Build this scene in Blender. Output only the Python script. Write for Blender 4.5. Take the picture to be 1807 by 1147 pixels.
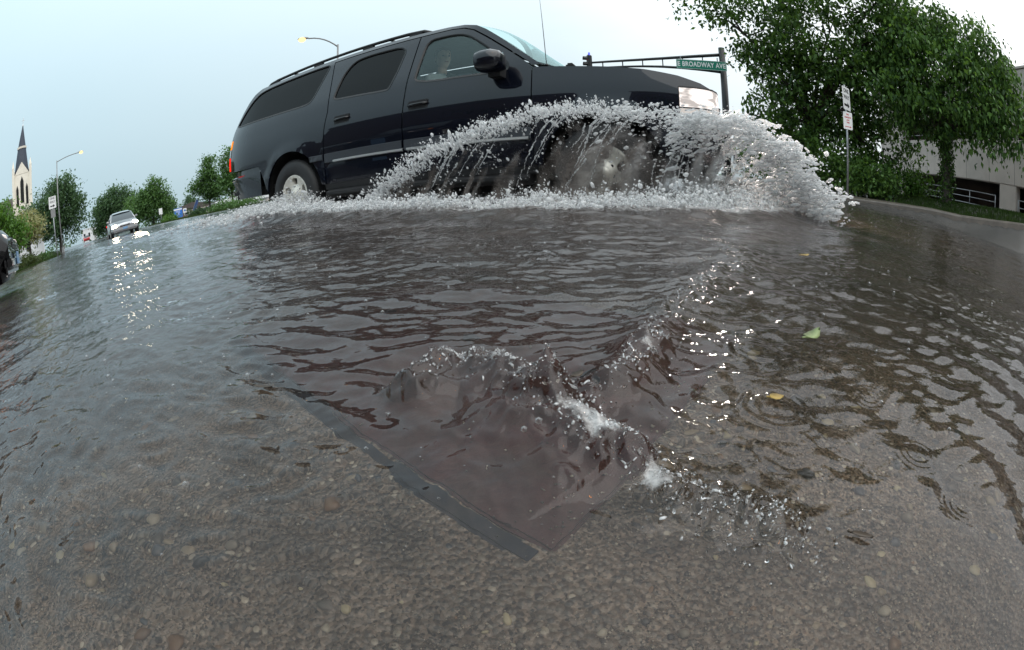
import bpy, bmesh, math, random
import numpy as np
from mathutils import Vector, Matrix
from mathutils.geometry import delaunay_2d_cdt

for o in list(bpy.data.objects):
    bpy.data.objects.remove(o)
SC = bpy.context.scene
COL = SC.collection
R = math.radians

# ---------------------------------------------------------------- camera
CAM_H = 0.22                       # lens height above the flood water (z = 0)
PITCH, ROLL = -19.22, 2.19
cd = bpy.data.cameras.new('camera')
cam = bpy.data.objects.new('camera', cd)
COL.objects.link(cam)
cd.type = 'PANO'
cd.panorama_type = 'FISHEYE_EQUISOLID'
cd.fisheye_lens = 16.0
cd.fisheye_fov = R(200)
cd.sensor_width = 36.0
cd.sensor_height = 36.0 * 650 / 1024
cd.sensor_fit = 'HORIZONTAL'
cd.clip_start = 0.005
cd.clip_end = 3000
_p, _r = R(PITCH), R(ROLL)
_right, _up, _fwd = Vector((1, 0, 0)), Vector((0, -math.sin(_p), math.cos(_p))), Vector((0, math.cos(_p), math.sin(_p)))
_ra = _right * math.cos(_r) - _up * math.sin(_r)
_ua = _right * math.sin(_r) + _up * math.cos(_r)
_m = Matrix((_ra, _ua, -_fwd)).transposed().to_4x4()
_m.translation = Vector((0, 0, CAM_H))
cam.matrix_world = _m
SC.camera = cam

# ---------------------------------------------------------------- sky, sun, exposure
SUN_EL, SUN_AZ = 58.0, 150.0        # azimuth clockwise from +y
sun_dir = Vector((math.sin(R(SUN_AZ)) * math.cos(R(SUN_EL)), math.cos(R(SUN_AZ)) * math.cos(R(SUN_EL)), math.sin(R(SUN_EL))))
W = bpy.data.worlds.new('World')
SC.world = W
W.use_nodes = True
nt = W.node_tree
nt.nodes.clear()
n_out = nt.nodes.new('ShaderNodeOutputWorld')
n_sky = nt.nodes.new('ShaderNodeTexSky')
n_sky.sky_type = 'NISHITA'
n_sky.sun_disc = False
n_sky.sun_elevation = R(SUN_EL)
n_sky.sun_rotation = R(SUN_AZ)
n_sky.dust_density = 4.0
n_bg = nt.nodes.new('ShaderNodeBackground')
n_bg.inputs['Strength'].default_value = 0.1
# overcast veil: an even grey-blue cloud layer, a little brighter towards the hidden sun
geo = nt.nodes.new('ShaderNodeTexCoord')
dot = nt.nodes.new('ShaderNodeVectorMath'); dot.operation = 'DOT_PRODUCT'
dot.inputs[1].default_value = (math.sin(R(80)) * .8, math.cos(R(80)) * .8, .6)   # thinnest cloud: high on the right
nt.links.new(geo.outputs['Generated'], dot.inputs[0])
ramp = nt.nodes.new('ShaderNodeValToRGB')
ramp.color_ramp.elements[0].position = 0.0
ramp.color_ramp.elements[0].color = (0.42, 0.555, 0.615, 1)
ramp.color_ramp.elements[1].position = 1.0
ramp.color_ramp.elements[1].color = (0.92, 0.95, 0.96, 1)
_e = ramp.color_ramp.elements.new(.62); _e.color = (0.56, 0.655, 0.695, 1)
mr = nt.nodes.new('ShaderNodeMapRange')
mr.inputs['From Min'].default_value = -0.5
mr.inputs['From Max'].default_value = 0.95
nt.links.new(dot.outputs['Value'], mr.inputs['Value'])
nz = nt.nodes.new('ShaderNodeTexNoise')
nz.inputs['Scale'].default_value = 2.2
nz.inputs['Detail'].default_value = 5
mp = nt.nodes.new('ShaderNodeMapping'); mp.inputs['Scale'].default_value = (1, 1, 3)
nt.links.new(geo.outputs['Generated'], mp.inputs['Vector'])
nt.links.new(mp.outputs[0], nz.inputs['Vector'])
mm = nt.nodes.new('ShaderNodeMath'); mm.operation = 'MULTIPLY_ADD'
mm.inputs[1].default_value = 0.16; mm.inputs[2].default_value = -0.08
nt.links.new(nz.outputs[0], mm.inputs[0])
ad = nt.nodes.new('ShaderNodeMath'); ad.operation = 'ADD'
nt.links.new(mr.outputs[0], ad.inputs[0]); nt.links.new(mm.outputs[0], ad.inputs[1])
nt.links.new(ad.outputs[0], ramp.inputs['Fac'])
sc10 = nt.nodes.new('ShaderNodeVectorMath'); sc10.operation = 'SCALE'
sc10.inputs['Scale'].default_value = 9.4
# overcast skies are brighter overhead than at the horizon
sep = nt.nodes.new('ShaderNodeSeparateXYZ'); nt.links.new(geo.outputs['Generated'], sep.inputs[0])
zr = nt.nodes.new('ShaderNodeMapRange'); zr.inputs['From Max'].default_value = 1.0; zr.inputs['To Min'].default_value = 9.6; zr.inputs['To Max'].default_value = 21.0
nt.links.new(sep.outputs[2], zr.inputs['Value']); nt.links.new(zr.outputs[0], sc10.inputs['Scale'])
nt.links.new(ramp.outputs[0], sc10.inputs[0])
mx = nt.nodes.new('ShaderNodeMix'); mx.data_type = 'RGBA'
mx.inputs['Factor'].default_value = 0.93
nt.links.new(n_sky.outputs[0], mx.inputs[6]); nt.links.new(sc10.outputs[0], mx.inputs[7])
nt.links.new(mx.outputs[2], n_bg.inputs['Color'])
nt.links.new(n_bg.outputs[0], n_out.inputs[0])

sl = bpy.data.lights.new('sun', 'SUN')
sl.energy = 1.2
sl.angle = R(75)
sl.color = (1.0, 0.97, 0.93)
sun = bpy.data.objects.new('sun', sl)
COL.objects.link(sun)
sun.rotation_euler = sun_dir.to_track_quat('Z', 'Y').to_euler()
sun.location = (0, 0, 40)

vs = SC.view_settings
vs.view_transform = 'Standard'
vs.look = 'None'
vs.exposure = 0.27
vs.gamma = 1.0
vs.use_curve_mapping = False
SC.render.engine = 'CYCLES'
SC.cycles.use_denoising = True
SC.cycles.max_bounces = 10
SC.cycles.transparent_max_bounces = 24
SC.cycles.transmission_bounces = 8
SC.cycles.glossy_bounces = 4
SC.cycles.diffuse_bounces = 3
SC.cycles.sample_clamp_indirect = 6.0
SC.cycles.caustics_reflective = True
SC.cycles.caustics_refractive = True
try:
    SC.cycles.texture_limit_render = 'OFF'
except Exception:
    pass

# ---------------------------------------------------------------- helpers
def pol(phi, D, z=0.0):
    """bearing phi (degrees clockwise from +y) and distance D from the origin"""
    return Vector((D * math.sin(R(phi)), D * math.cos(R(phi)), z))

def sm(a, b, x):
    t = np.clip((np.asarray(x, float) - a) / (b - a), 0, 1)
    return t * t * (3 - 2 * t)

def link_mesh(name, verts, faces, mat=None, parent=None, smooth=False, loc=None):
    me = bpy.data.meshes.new(name)
    me.from_pydata([tuple(v) for v in verts], [], faces)
    me.update()
    if smooth:
        me.polygons.foreach_set('use_smooth', [True] * len(me.polygons))
    if mat:
        me.materials.append(mat)
    o = bpy.data.objects.new(name, me)
    COL.objects.link(o)
    if parent is not None:
        o.parent = parent
    if loc is not None:
        o.location = loc
    return o

def np_mesh(name, verts, faces, mat=None, parent=None, smooth=False):
    """verts (n,3) array, faces (m,k) array with constant k"""
    verts = np.ascontiguousarray(verts, dtype=np.float32)
    faces = np.ascontiguousarray(faces, dtype=np.int32)
    me = bpy.data.meshes.new(name)
    m, k = faces.shape
    me.vertices.add(len(verts)); me.vertices.foreach_set('co', verts.ravel())
    me.loops.add(m * k); me.loops.foreach_set('vertex_index', faces.ravel())
    me.polygons.add(m)
    me.polygons.foreach_set('loop_start', np.arange(0, m * k, k, dtype=np.int32))
    me.polygons.foreach_set('loop_total', np.full(m, k, dtype=np.int32))
    if smooth:
        me.polygons.foreach_set('use_smooth', np.ones(m, dtype=bool))
    me.update(calc_edges=True)
    me.validate()
    if mat:
        me.materials.append(mat)
    o = bpy.data.objects.new(name, me)
    COL.objects.link(o)
    if parent is not None:
        o.parent = parent
    return o

class MB:
    """collects shapes and links them as ONE mesh object"""
    def __init__(s):
        s.v = []; s.f = []
    def add(s, verts, faces):
        b = len(s.v)
        s.v += [Vector(v) for v in verts]
        s.f += [tuple(i + b for i in f) for f in faces]
        return s
    def box(s, c, size, rz=0.0, bevel=0.0, M=None):
        bm = bmesh.new()
        bmesh.ops.create_cube(bm, size=1.0)
        for v in bm.verts:
            v.co = Vector((v.co.x * size[0], v.co.y * size[1], v.co.z * size[2]))
        if bevel > 0:
            bmesh.ops.bevel(bm, geom=list(bm.edges), offset=min(bevel, min(size) * .45), segments=2, affect='EDGES')
        mat = Matrix.Translation(Vector(c)) @ Matrix.Rotation(rz, 4, 'Z')
        if M is not None:
            mat = Matrix.Translation(Vector(c)) @ M.to_4x4()
        bm.verts.index_update()
        s.add([mat @ v.co for v in bm.verts], [[v.index for v in f.verts] for f in bm.faces])
        bm.free()
        return s
    def tube(s, pts, rad, seg=8, cap=True):
        pts = [Vector(p) for p in pts]
        if not hasattr(rad, '__len__'):
            rad = [rad] * len(pts)
        b = len(s.v)
        up = None
        for i, p in enumerate(pts):
            t = (pts[min(i + 1, len(pts) - 1)] - pts[max(i - 1, 0)])
            t = t.normalized() if t.length > 1e-9 else Vector((0, 0, 1))
            if up is None:
                up = Vector((0, 0, 1)) if abs(t.z) < .9 else Vector((1, 0, 0))
            a = t.cross(up)
            if a.length < 1e-4:
                a = t.cross(Vector((0, 1, 0)))
            a.normalize(); c = a.cross(t).normalized(); up = c
            for k in range(seg):
                q = 2 * math.pi * k / seg
                s.v.append(p + (a * math.cos(q) + c * math.sin(q)) * rad[i])
        for i in range(len(pts) - 1):
            for k in range(seg):
                k2 = (k + 1) % seg
                s.f.append((b + i * seg + k, b + i * seg + k2, b + (i + 1) * seg + k2, b + (i + 1) * seg + k))
        if cap:
            s.f.append(tuple(b + k for k in reversed(range(seg))))
            s.f.append(tuple(b + (len(pts) - 1) * seg + k for k in range(seg)))
        return s
    def prism(s, outline, axis_vec, origin, ax, ay):
        """outline [(a,b)] in the plane origin + a*ax + b*ay, extruded by axis_vec"""
        n = len(outline); b = len(s.v)
        o, ax, ay, e = Vector(origin), Vector(ax), Vector(ay), Vector(axis_vec)
        for k in (0, 1):
            for (p, q) in outline:
                s.v.append(o + ax * p + ay * q + e * k)
        s.f.append(tuple(b + i for i in reversed(range(n))))
        s.f.append(tuple(b + n + i for i in range(n)))
        for i in range(n):
            j = (i + 1) % n
            s.f.append((b + i, b + j, b + n + j, b + n + i))
        return s
    def loft(s, rings, closed=True, caps=True):
        b = len(s.v); n = len(rings[0])
        for r in rings:
            s.v += [Vector(p) for p in r]
        for i in range(len(rings) - 1):
            for k in range(n if closed else n - 1):
                k2 = (k + 1) % n
                s.f.append((b + i * n + k, b + i * n + k2, b + (i + 1) * n + k2, b + (i + 1) * n + k))
        if caps and closed:
            s.f.append(tuple(b + k for k in reversed(range(n))))
            s.f.append(tuple(b + (len(rings) - 1) * n + k for k in range(n)))
        return s
    def lathe(s, prof, origin, axis, seg=32):
        """prof [(radius, offset along axis)]"""
        a = Vector(axis).normalized()
        u = a.orthogonal().normalized(); w = a.cross(u)
        rings = []
        for k in range(seg):
            q = 2 * math.pi * k / seg
            d = u * math.cos(q) + w * math.sin(q)
            rings.append([Vector(origin) + d * r + a * h for (r, h) in prof])
        rings.append(rings[0])
        b = len(s.v); n = len(prof)
        for k in range(seg):
            s.v += rings[k]
        for k in range(seg):
            k2 = (k + 1) % seg
            for i in range(n - 1):
                s.f.append((b + k * n + i, b + k2 * n + i, b + k2 * n + i + 1, b + k * n + i + 1))
        return s
    def ball(s, c, r, seg=10, rings=6, scale=(1, 1, 1)):
        prof = [(max(1e-4, r * math.sin(math.pi * i / rings)), -r * math.cos(math.pi * i / rings)) for i in range(rings + 1)]
        b = len(s.v)
        s.lathe(prof, (0, 0, 0), (0, 0, 1), seg)
        for i in range(b, len(s.v)):
            v = s.v[i]
            s.v[i] = Vector((v.x * scale[0], v.y * scale[1], v.z * scale[2])) + Vector(c)
        return s
    def build(s, name, mat=None, parent=None, smooth=False, autosmooth=None):
        o = link_mesh(name, s.v, s.f, mat, parent, smooth or autosmooth is not None)
        if autosmooth is not None:
            try:
                o.data.set_sharp_from_angle(angle=R(autosmooth))
            except Exception:
                pass
        return o

def empty(name, loc=(0, 0, 0), rz=0.0):
    o = bpy.data.objects.new(name, None)
    COL.objects.link(o)
    o.location = loc
    o.rotation_euler = (0, 0, rz)
    o.empty_display_size = .2
    return o

def tag(o, label=None, cat=None, group=None, kind=None):
    if label: o['label'] = label
    if cat: o['category'] = cat
    if group: o['group'] = group
    if kind: o['kind'] = kind
    return o

CH = {}
def copy_tree(o, parent=None):
    c = o.copy(); COL.objects.link(c)
    if parent is not None:
        c.parent = parent
    for ch in [x for x in bpy.data.objects if x.parent == o]:
        copy_tree(ch, c)
    return c

def perlin(x, y, seed=0):
    rng = np.random.RandomState(seed)
    perm = rng.permutation(256).astype(np.int64)
    perm = np.concatenate([perm, perm])
    ang = rng.rand(256) * 2 * np.pi
    gx, gy = np.cos(ang), np.sin(ang)
    xi = np.floor(x).astype(np.int64); yi = np.floor(y).astype(np.int64)
    xf = x - xi; yf = y - yi
    xi &= 255; yi &= 255
    u = xf * xf * xf * (xf * (xf * 6 - 15) + 10); v = yf * yf * yf * (yf * (yf * 6 - 15) + 10)
    def g(ix, iy, dx, dy):
        h = perm[perm[ix & 255] + (iy & 255)]
        return gx[h] * dx + gy[h] * dy
    a = g(xi, yi, xf, yf); b = g(xi + 1, yi, xf - 1, yf)
    c = g(xi, yi + 1, xf, yf - 1); d = g(xi + 1, yi + 1, xf - 1, yf - 1)
    return (a + (b - a) * u) + ((c + (d - c) * u) - (a + (b - a) * u)) * v

def ridged(x, y, seed=0):
    return 1 - 2.0 * np.abs(perlin(x, y, seed))

def text_obj(name, body, size, mat, parent, M, align='CENTER', space=1.0, sx=1.0, bold=0.0):
    cu = bpy.data.curves.new(name, 'FONT')
    cu.body = body; cu.size = size
    cu.align_x = align; cu.align_y = 'CENTER'
    cu.space_character = space
    cu.offset = bold
    cu.extrude = 0.002
    tmp = bpy.data.objects.new(name + '_tmp', cu)
    COL.objects.link(tmp)
    bpy.context.view_layer.update()
    dg = bpy.context.evaluated_depsgraph_get()
    me = bpy.data.meshes.new_from_object(tmp.evaluated_get(dg))
    bpy.data.objects.remove(tmp)
    me.transform(Matrix.Diagonal((sx, 1, 1, 1)))
    me.materials.clear(); me.materials.append(mat)
    me.name = name
    o = bpy.data.objects.new(name, me)
    COL.objects.link(o)
    o.parent = parent
    o.matrix_local = M
    return o

# ---------------------------------------------------------------- materials
def new_mat(name):
    m = bpy.data.materials.new(name)
    m.use_nodes = True
    t = m.node_tree
    t.nodes.clear()
    out = t.nodes.new('ShaderNodeOutputMaterial')
    return m, t, out

def N(t, typ, **kw):
    n = t.nodes.new(typ)
    for k, v in kw.items():
        if k in n.inputs.keys():
            n.inputs[k].default_value = v
        else:
            setattr(n, k, v)
    return n

def coords(t, scale=(1, 1, 1), kind='Object'):
    tc = N(t, 'ShaderNodeTexCoord')
    mpn = N(t, 'ShaderNodeMapping')
    mpn.inputs['Scale'].default_value = scale
    t.links.new(tc.outputs[kind], mpn.inputs['Vector'])
    return mpn.outputs[0]

def pbr(name, col, rough=.5, metal=0.0, spec=.5, coat=0.0, noise=0.0, nscale=8.0, bump=0.0, bscale=60.0, emit=None, es=0.0, wet=0.0, trans=0.0, rnd=0.0):
    """principled material with procedural colour variation and fine relief"""
    m, t, out = new_mat(name)
    b = N(t, 'ShaderNodeBsdfPrincipled')
    b.inputs['Base Color'].default_value = (*col, 1)
    b.inputs['Roughness'].default_value = rough
    b.inputs['Metallic'].default_value = metal
    b.inputs['Specular IOR Level'].default_value = spec
    b.inputs['Coat Weight'].default_value = coat
    b.inputs['Coat Roughness'].default_value = .02
    b.inputs['Transmission Weight'].default_value = trans
    if emit:
        b.inputs['Emission Color'].default_value = (*emit, 1)
        b.inputs['Emission Strength'].default_value = es
    if noise > 0:
        nn = N(t, 'ShaderNodeTexNoise', Scale=nscale, Detail=6.0, Roughness=.6)
        t.links.new(coords(t), nn.inputs['Vector'])
        r = N(t, 'ShaderNodeMapRange')
        r.inputs['From Min'].default_value = .3; r.inputs['From Max'].default_value = .7
        r.inputs['To Min'].default_value = 1 - noise; r.inputs['To Max'].default_value = 1 + noise
        t.links.new(nn.outputs[0], r.inputs['Value'])
        v = N(t, 'ShaderNodeVectorMath', operation='SCALE')
        v.inputs[0].default_value = col
        t.links.new(r.outputs[0], v.inputs['Scale'])
        t.links.new(v.outputs[0], b.inputs['Base Color'])
    if rnd > 0:
        g = N(t, 'ShaderNodeObjectInfo')
        r = N(t, 'ShaderNodeMapRange')
        r.inputs['To Min'].default_value = 1 - rnd; r.inputs['To Max'].default_value = 1 + rnd
        t.links.new(g.outputs['Random'], r.inputs['Value'])
        v = N(t, 'ShaderNodeVectorMath', operation='SCALE')
        v.inputs[0].default_value = col
        t.links.new(r.outputs[0], v.inputs['Scale'])
        t.links.new(v.outputs[0], b.inputs['Base Color'])
    if bump > 0:
        nb = N(t, 'ShaderNodeTexNoise', Scale=bscale, Detail=4.0)
        t.links.new(coords(t), nb.inputs['Vector'])
        bp = N(t, 'ShaderNodeBump', Strength=bump, Distance=.01)
        t.links.new(nb.outputs[0], bp.inputs['Height'])
        t.links.new(bp.outputs[0], b.inputs['Normal'])
    t.links.new(b.outputs[0], out.inputs['Surface'])
    return m

def emitter(name, col, strength):
    m, t, out = new_mat(name)
    e = N(t, 'ShaderNodeEmission', Strength=strength)
    e.inputs['Color'].default_value = (*col, 1)
    t.links.new(e.outputs[0], out.inputs['Surface'])
    return m

def glass_mat(name, tint, fac=1.0, rough=0.0, spec_col=(1, 1, 1)):
    """window pane: tinted see-through layer under a Fresnel reflection"""
    m, t, out = new_mat(name)
    tr = N(t, 'ShaderNodeBsdfTransparent'); tr.inputs['Color'].default_value = (*tint, 1)
    gl = N(t, 'ShaderNodeBsdfGlossy', Roughness=rough); gl.inputs['Color'].default_value = (*spec_col, 1)
    fr = N(t, 'ShaderNodeFresnel', IOR=1.52)
    ml = N(t, 'ShaderNodeMath', operation='MULTIPLY'); ml.inputs[1].default_value = fac
    mi = N(t, 'ShaderNodeMixShader')
    t.links.new(fr.outputs[0], ml.inputs[0]); t.links.new(ml.outputs[0], mi.inputs[0])
    t.links.new(tr.outputs[0], mi.inputs[1]); t.links.new(gl.outputs[0], mi.inputs[2])
    t.links.new(mi.outputs[0], out.inputs['Surface'])
    return m

def leaf_mat(name, dark, light, gloss=.25):
    """leaf tissue: diffuse and translucent, every leaf (mesh island) its own green"""
    m, t, out = new_mat(name)
    g = N(t, 'ShaderNodeNewGeometry')
    rp = N(t, 'ShaderNodeValToRGB')
    rp.color_ramp.elements[0].color = (*dark, 1)
    rp.color_ramp.elements[1].color = (*light, 1)
    t.links.new(g.outputs['Random Per Island'], rp.inputs['Fac'])
    d = N(t, 'ShaderNodeBsdfPrincipled', Roughness=.45)
    d.inputs['Specular IOR Level'].default_value = gloss
    tl = N(t, 'ShaderNodeBsdfTranslucent')
    hs = N(t, 'ShaderNodeHueSaturation', Saturation=1.15, Value=1.3, Hue=.48)
    t.links.new(rp.outputs[0], hs.inputs['Color'])
    t.links.new(rp.outputs[0], d.inputs['Base Color'])
    t.links.new(hs.outputs[0], tl.inputs['Color'])
    mi = N(t, 'ShaderNodeMixShader'); mi.inputs[0].default_value = .35
    t.links.new(d.outputs[0], mi.inputs[1]); t.links.new(tl.outputs[0], mi.inputs[2])
    t.links.new(mi.outputs[0], out.inputs['Surface'])
    return m

M = {}
M['paint_black'] = pbr('navy_black_paint', (.0035, .0048, .010), .30, 0, .07, 1.0)
M['paint_black2'] = pbr('black_paint', (.004, .004, .005), .45, 0, .06, .8)
M['paint_silver'] = pbr('silver_paint', (.42, .43, .45), .32, .6, .5, .8)
M['paint_white'] = pbr('white_paint', (.75, .76, .77), .35, 0, .5, .6)
M['paint_red'] = pbr('red_paint', (.35, .02, .02), .3, 0, .5, .7)
M['trim_black'] = pbr('black_trim', (.012, .012, .013), .55, noise=.15, nscale=30)
M['moulding'] = pbr('grey_moulding', (.035, .04, .048), .4)
M['chrome'] = pbr('chrome', (.72, .73, .75), .12, 1.0)
M['bright_strip'] = pbr('bright_strip', (.62, .63, .63), .3, .7)
M['alloy'] = pbr('alloy', (.72, .69, .62), .42, .35, noise=.12, nscale=14)
M['rubber'] = pbr('rubber', (.014, .014, .015), .6, noise=.2, nscale=40, bump=.2, bscale=120)
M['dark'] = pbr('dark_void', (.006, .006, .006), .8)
M['cabin'] = pbr('cabin_grey', (.30, .32, .31), .8, noise=.1, nscale=20)
M['glass'] = glass_mat('clear_glass', (.92, .98, .97), 1.15, spec_col=(.80, .98, .98))
M['glass_ws'] = glass_mat('windscreen_glass', (.66, .80, .78), .85, spec_col=(.72, .95, .95))
M['glass_dark'] = glass_mat('privacy_glass', (.022, .026, .030), .45)
M['glass_far'] = pbr('far_window_glass', (.02, .025, .03), .08, 0, .8)
M['lamp_white'] = emitter('headlight_glow', (1.0, .91, .86), .78)
M['lamp_white_far'] = emitter('headlight_beam_glow', (1.0, .86, .62), 60.0)
# lamp lens: lit reflector facets, brighter in places
_t = M['lamp_white'].node_tree; _em = next(n for n in _t.nodes if n.type == 'EMISSION')
_nz = N(_t, 'ShaderNodeTexNoise', Scale=9.0, Detail=2.0); _t.links.new(coords(_t, (1, 1, 2.2)), _nz.inputs['Vector'])
_mr = N(_t, 'ShaderNodeMapRange'); _mr.inputs['From Min'].default_value = .38; _mr.inputs['From Max'].default_value = .62; _mr.inputs['To Min'].default_value = .5; _mr.inputs['To Max'].default_value = 1.5
_t.links.new(_nz.outputs[0], _mr.inputs['Value']); _t.links.new(_mr.outputs[0], _em.inputs['Strength'])
M['lamp_side'] = emitter('park_lamp_glow', (1.0, .92, .86), .55)
M['lamp_amber'] = emitter('amber_glow', (1.0, .28, .02), 1.3)
M['lamp_red'] = emitter('red_glow', (1.0, .03, .015), 1.1)
M['lamp_sodium'] = emitter('sodium_glow', (1.0, .58, .22), 2.2)
M['lamp_sodium_near'] = emitter('sodium_glow_near', (1.0, .36, .10), 26.0)
M['steel'] = pbr('galvanised_steel', (.30, .31, .32), .42, .7, noise=.12, nscale=10)
M['pole_grey'] = pbr('grey_pole', (.24, .24, .24), .5, .3, noise=.12, nscale=8)
M['pole_black'] = pbr('black_mast_paint', (.012, .012, .014), .45, noise=.2, nscale=6)
M['sign_white'] = pbr('sign_white', (.78, .78, .78), .45)
M['sign_black'] = pbr('sign_black', (.015, .015, .015), .5)
M['sign_red'] = pbr('sign_red', (.55, .03, .04), .5)
M['sign_green'] = pbr('sign_green', (.0, .19, .12), .4)
M['sign_blue'] = pbr('sign_blue', (.02, .15, .55), .45)
M['banner_navy'] = pbr('banner_navy', (.025, .06, .18), .7, noise=.15, nscale=3)
M['concrete_bldg'] = pbr('beige_concrete', (.52, .445, .40), .8, noise=.12, nscale=1.3, bump=.15, bscale=40)
M['kerb_concrete'] = pbr('wet_concrete', (.085, .070, .058), .35, noise=.3, nscale=5, bump=.4, bscale=40)
M['brick'] = pbr('dark_brick', (.075, .05, .042), .8, noise=.25, nscale=2)
M['church_stone'] = pbr('pale_church_stone', (.80, .74, .63), .8, noise=.1, nscale=.5)
M['slate'] = pbr('slate_roof', (.035, .045, .065), .6, noise=.15, nscale=.6)
M['roof_brown'] = pbr('brown_roof', (.085, .07, .065), .8, noise=.15, nscale=1)
M['bldg_white'] = pbr('white_render', (.70, .71, .72), .7, noise=.06, nscale=.5)
M['bldg_brown'] = pbr('brown_render', (.16, .115, .10), .8, noise=.15, nscale=.6)
M['bark'] = pbr('bark', (.045, .037, .03), .85, noise=.35, nscale=12, bump=.6, bscale=30)
M['leaf_big'] = leaf_mat('maple_leaf', (.012, .036, .010), (.105, .20, .045))
M['leaf_big2'] = leaf_mat('elm_leaf', (.016, .046, .013), (.125, .235, .055))
M['leaf_far'] = leaf_mat('far_leaf', (.05, .11, .035), (.115, .215, .065))
M['leaf_dark'] = leaf_mat('dark_far_leaf', (.042, .088, .040), (.10, .175, .075))
M['leaf_bright'] = leaf_mat('bright_leaf', (.05, .12, .02), (.12, .24, .05))
M['leaf_cream'] = leaf_mat('blossom_leaf', (.14, .17, .06), (.42, .40, .20))
M['leaf_hedge'] = leaf_mat('hedge_leaf', (.035, .055, .018), (.085, .115, .035))
M['skin'] = pbr('skin', (.62, .40, .30), .5, noise=.06, nscale=30)
M['hair'] = pbr('hair', (.10, .06, .035), .6, noise=.3, nscale=60)
M['shirt'] = pbr('pale_shirt', (.42, .44, .43), .8, noise=.1, nscale=20)
M['eye'] = pbr('eye_dark', (.02, .015, .012), .3)
M['lip'] = pbr('lip', (.33, .12, .10), .5)

# ---------------------------------------------------------------- ground
# bearing: (distance where the flood ends, slope angle of the land beyond)
_T = np.array([(-180, 2.5, 3.0), (-130, 5, 1.0), (-90, 25, .9), (-66, 30, .72), (-60, 32, .22), (-55, 60, .06), (-50, 50, -.08), (-46, 22, -.22),
               (-40, 16, -.42), (-33, 15, -.5), (-20, 14, -.45), (10, 11.5, -.40), (39, 11.2, -.45), (44, 10.4, -.48), (50, 10.0, -.2),
               (55, 9.35, .2), (59, 8.8, .3), (68, 7.3, 1.35), (80, 6.2, 2.0), (100, 4.0, 2.2), (140, 2.8, 3.0), (180, 2.5, 3.0)])
def shore(phi): return np.interp(phi, _T[:, 0], _T[:, 1])
def landel(phi): return np.interp(phi, _T[:, 0], _T[:, 2])
# kerb line on the far side of the crossing (bearing, distance, angle of its top edge seen from the lens)
_K = np.array([(22, 12.6, -.4), (30, 12.0, -.42), (34, 11.7, -.45), (39.5, 11.3, -.47), (43.8, 11.0, -.45), (49.6, 10.3, -.16), (55, 9.7, .18), (59, 9.3, .30), (63.5, 8.7, .85), (68, 8.1, 1.5), (75, 7.5, 2.1), (85, 7.0, 2.6), (95, 6.8, 2.8)])
def kerb_r(phi): return np.interp(phi, _K[:, 0], _K[:, 1], left=1e6, right=1e6)
def kerb_z(phi): return CAM_H + np.interp(phi, _K[:, 0], _K[:, 1]) * np.tan(np.radians(np.interp(phi, _K[:, 0], _K[:, 2])))
_B = np.array([(22, .3), (39, .3), (48, .75), (57, 1.27), (66, 2.15), (75, 2.7), (95, 3.2)])

def terrain(r, phi):
    r = np.asarray(r, float); phi = np.asarray(phi, float)
    rs = shore(phi)
    zb = -.020 - .15 * sm(.30, 1.7, r)
    zb = zb * (1 - sm(.55 * rs, rs, r)) + .004 * sm(.9 * rs, rs, r)
    far = CAM_H + r * np.tan(np.radians(landel(phi)))
    w = sm(rs, 1.7 * rs, r)
    z = np.where(r < rs, zb, .004 * (1 - w) + far * w)
    # behind the far kerb: pavement, then the bank up to the car park
    kr = kerb_r(phi); kz = kerb_z(phi)
    bel = np.interp(phi, _B[:, 0], _B[:, 1])
    back = CAM_H + r * np.tan(np.radians(bel))
    wk = sm(kr + 2.4, kr + 6.0, r)
    zk = (kz - .02) * (1 - wk) + np.maximum(back, kz - .02) * wk
    inside = (r > kr + .12)
    z = np.where(inside, zk, z)
    near_k = (r <= kr + .12) & (phi > 22) & (phi < 95)
    ramp_ = .004 + (kz - .085 - .004) * np.clip((r - rs) / np.maximum(kr - rs, .05), 0, 1)
    z = np.where(near_k & (r > rs), np.minimum(ramp_, kz - .085), np.where(near_k, np.minimum(z, kz - .085), z))
    return z

def tz(phi, D): return float(terrain(np.array([D]), np.array([phi]))[0])
def gp(phi, D, dz=0.0): return pol(phi, D, tz(phi, D) + dz)

def polar_grid(phis, rows, fz):
    """rows: (nphi, nr) radii"""
    ph = phis[:, None] + 0 * rows
    x = rows * np.sin(np.radians(ph)); y = rows * np.cos(np.radians(ph))
    z = fz(rows, ph, x, y)
    v = np.stack([x, y, z], -1)
    npf, nr = rows.shape
    idx = np.arange(npf * nr).reshape(npf, nr)
    f = np.stack([idx[:-1, :-1], idx[1:, :-1], idx[1:, 1:], idx[:-1, 1:]], -1).reshape(-1, 4)
    return v.reshape(-1, 3), f, (x, y, z)

# asphalt and gutter concrete: exposed aggregate near the lens, sand, dark binder
m, t, out = new_mat('wet_road')
b = N(t, 'ShaderNodeBsdfPrincipled', Roughness=.22)
co = coords(t)
vo = N(t, 'ShaderNodeTexVoronoi', Scale=165.0, Randomness=1.0); t.links.new(co, vo.inputs['Vector'])
vo2 = N(t, 'ShaderNodeTexVoronoi', Scale=480.0, Randomness=1.0); t.links.new(co, vo2.inputs['Vector'])
rp = N(t, 'ShaderNodeValToRGB'); rp.color_ramp.interpolation = 'CONSTANT'
cr = rp.color_ramp
cr.elements[0].position = 0; cr.elements[0].color = (.105, .088, .076, 1)
cr.elements[1].position = .45; cr.elements[1].color = (.15, .125, .10, 1)
for p, c in ((.62, (.06, .052, .048, 1)), (.72, (.23, .20, .16, 1)), (.82, (.12, .085, .058, 1)), (.90, (.55, .50, .42, 1)), (.96, (.05, .06, .075, 1))):
    e = cr.elements.new(p); e.color = c
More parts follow.
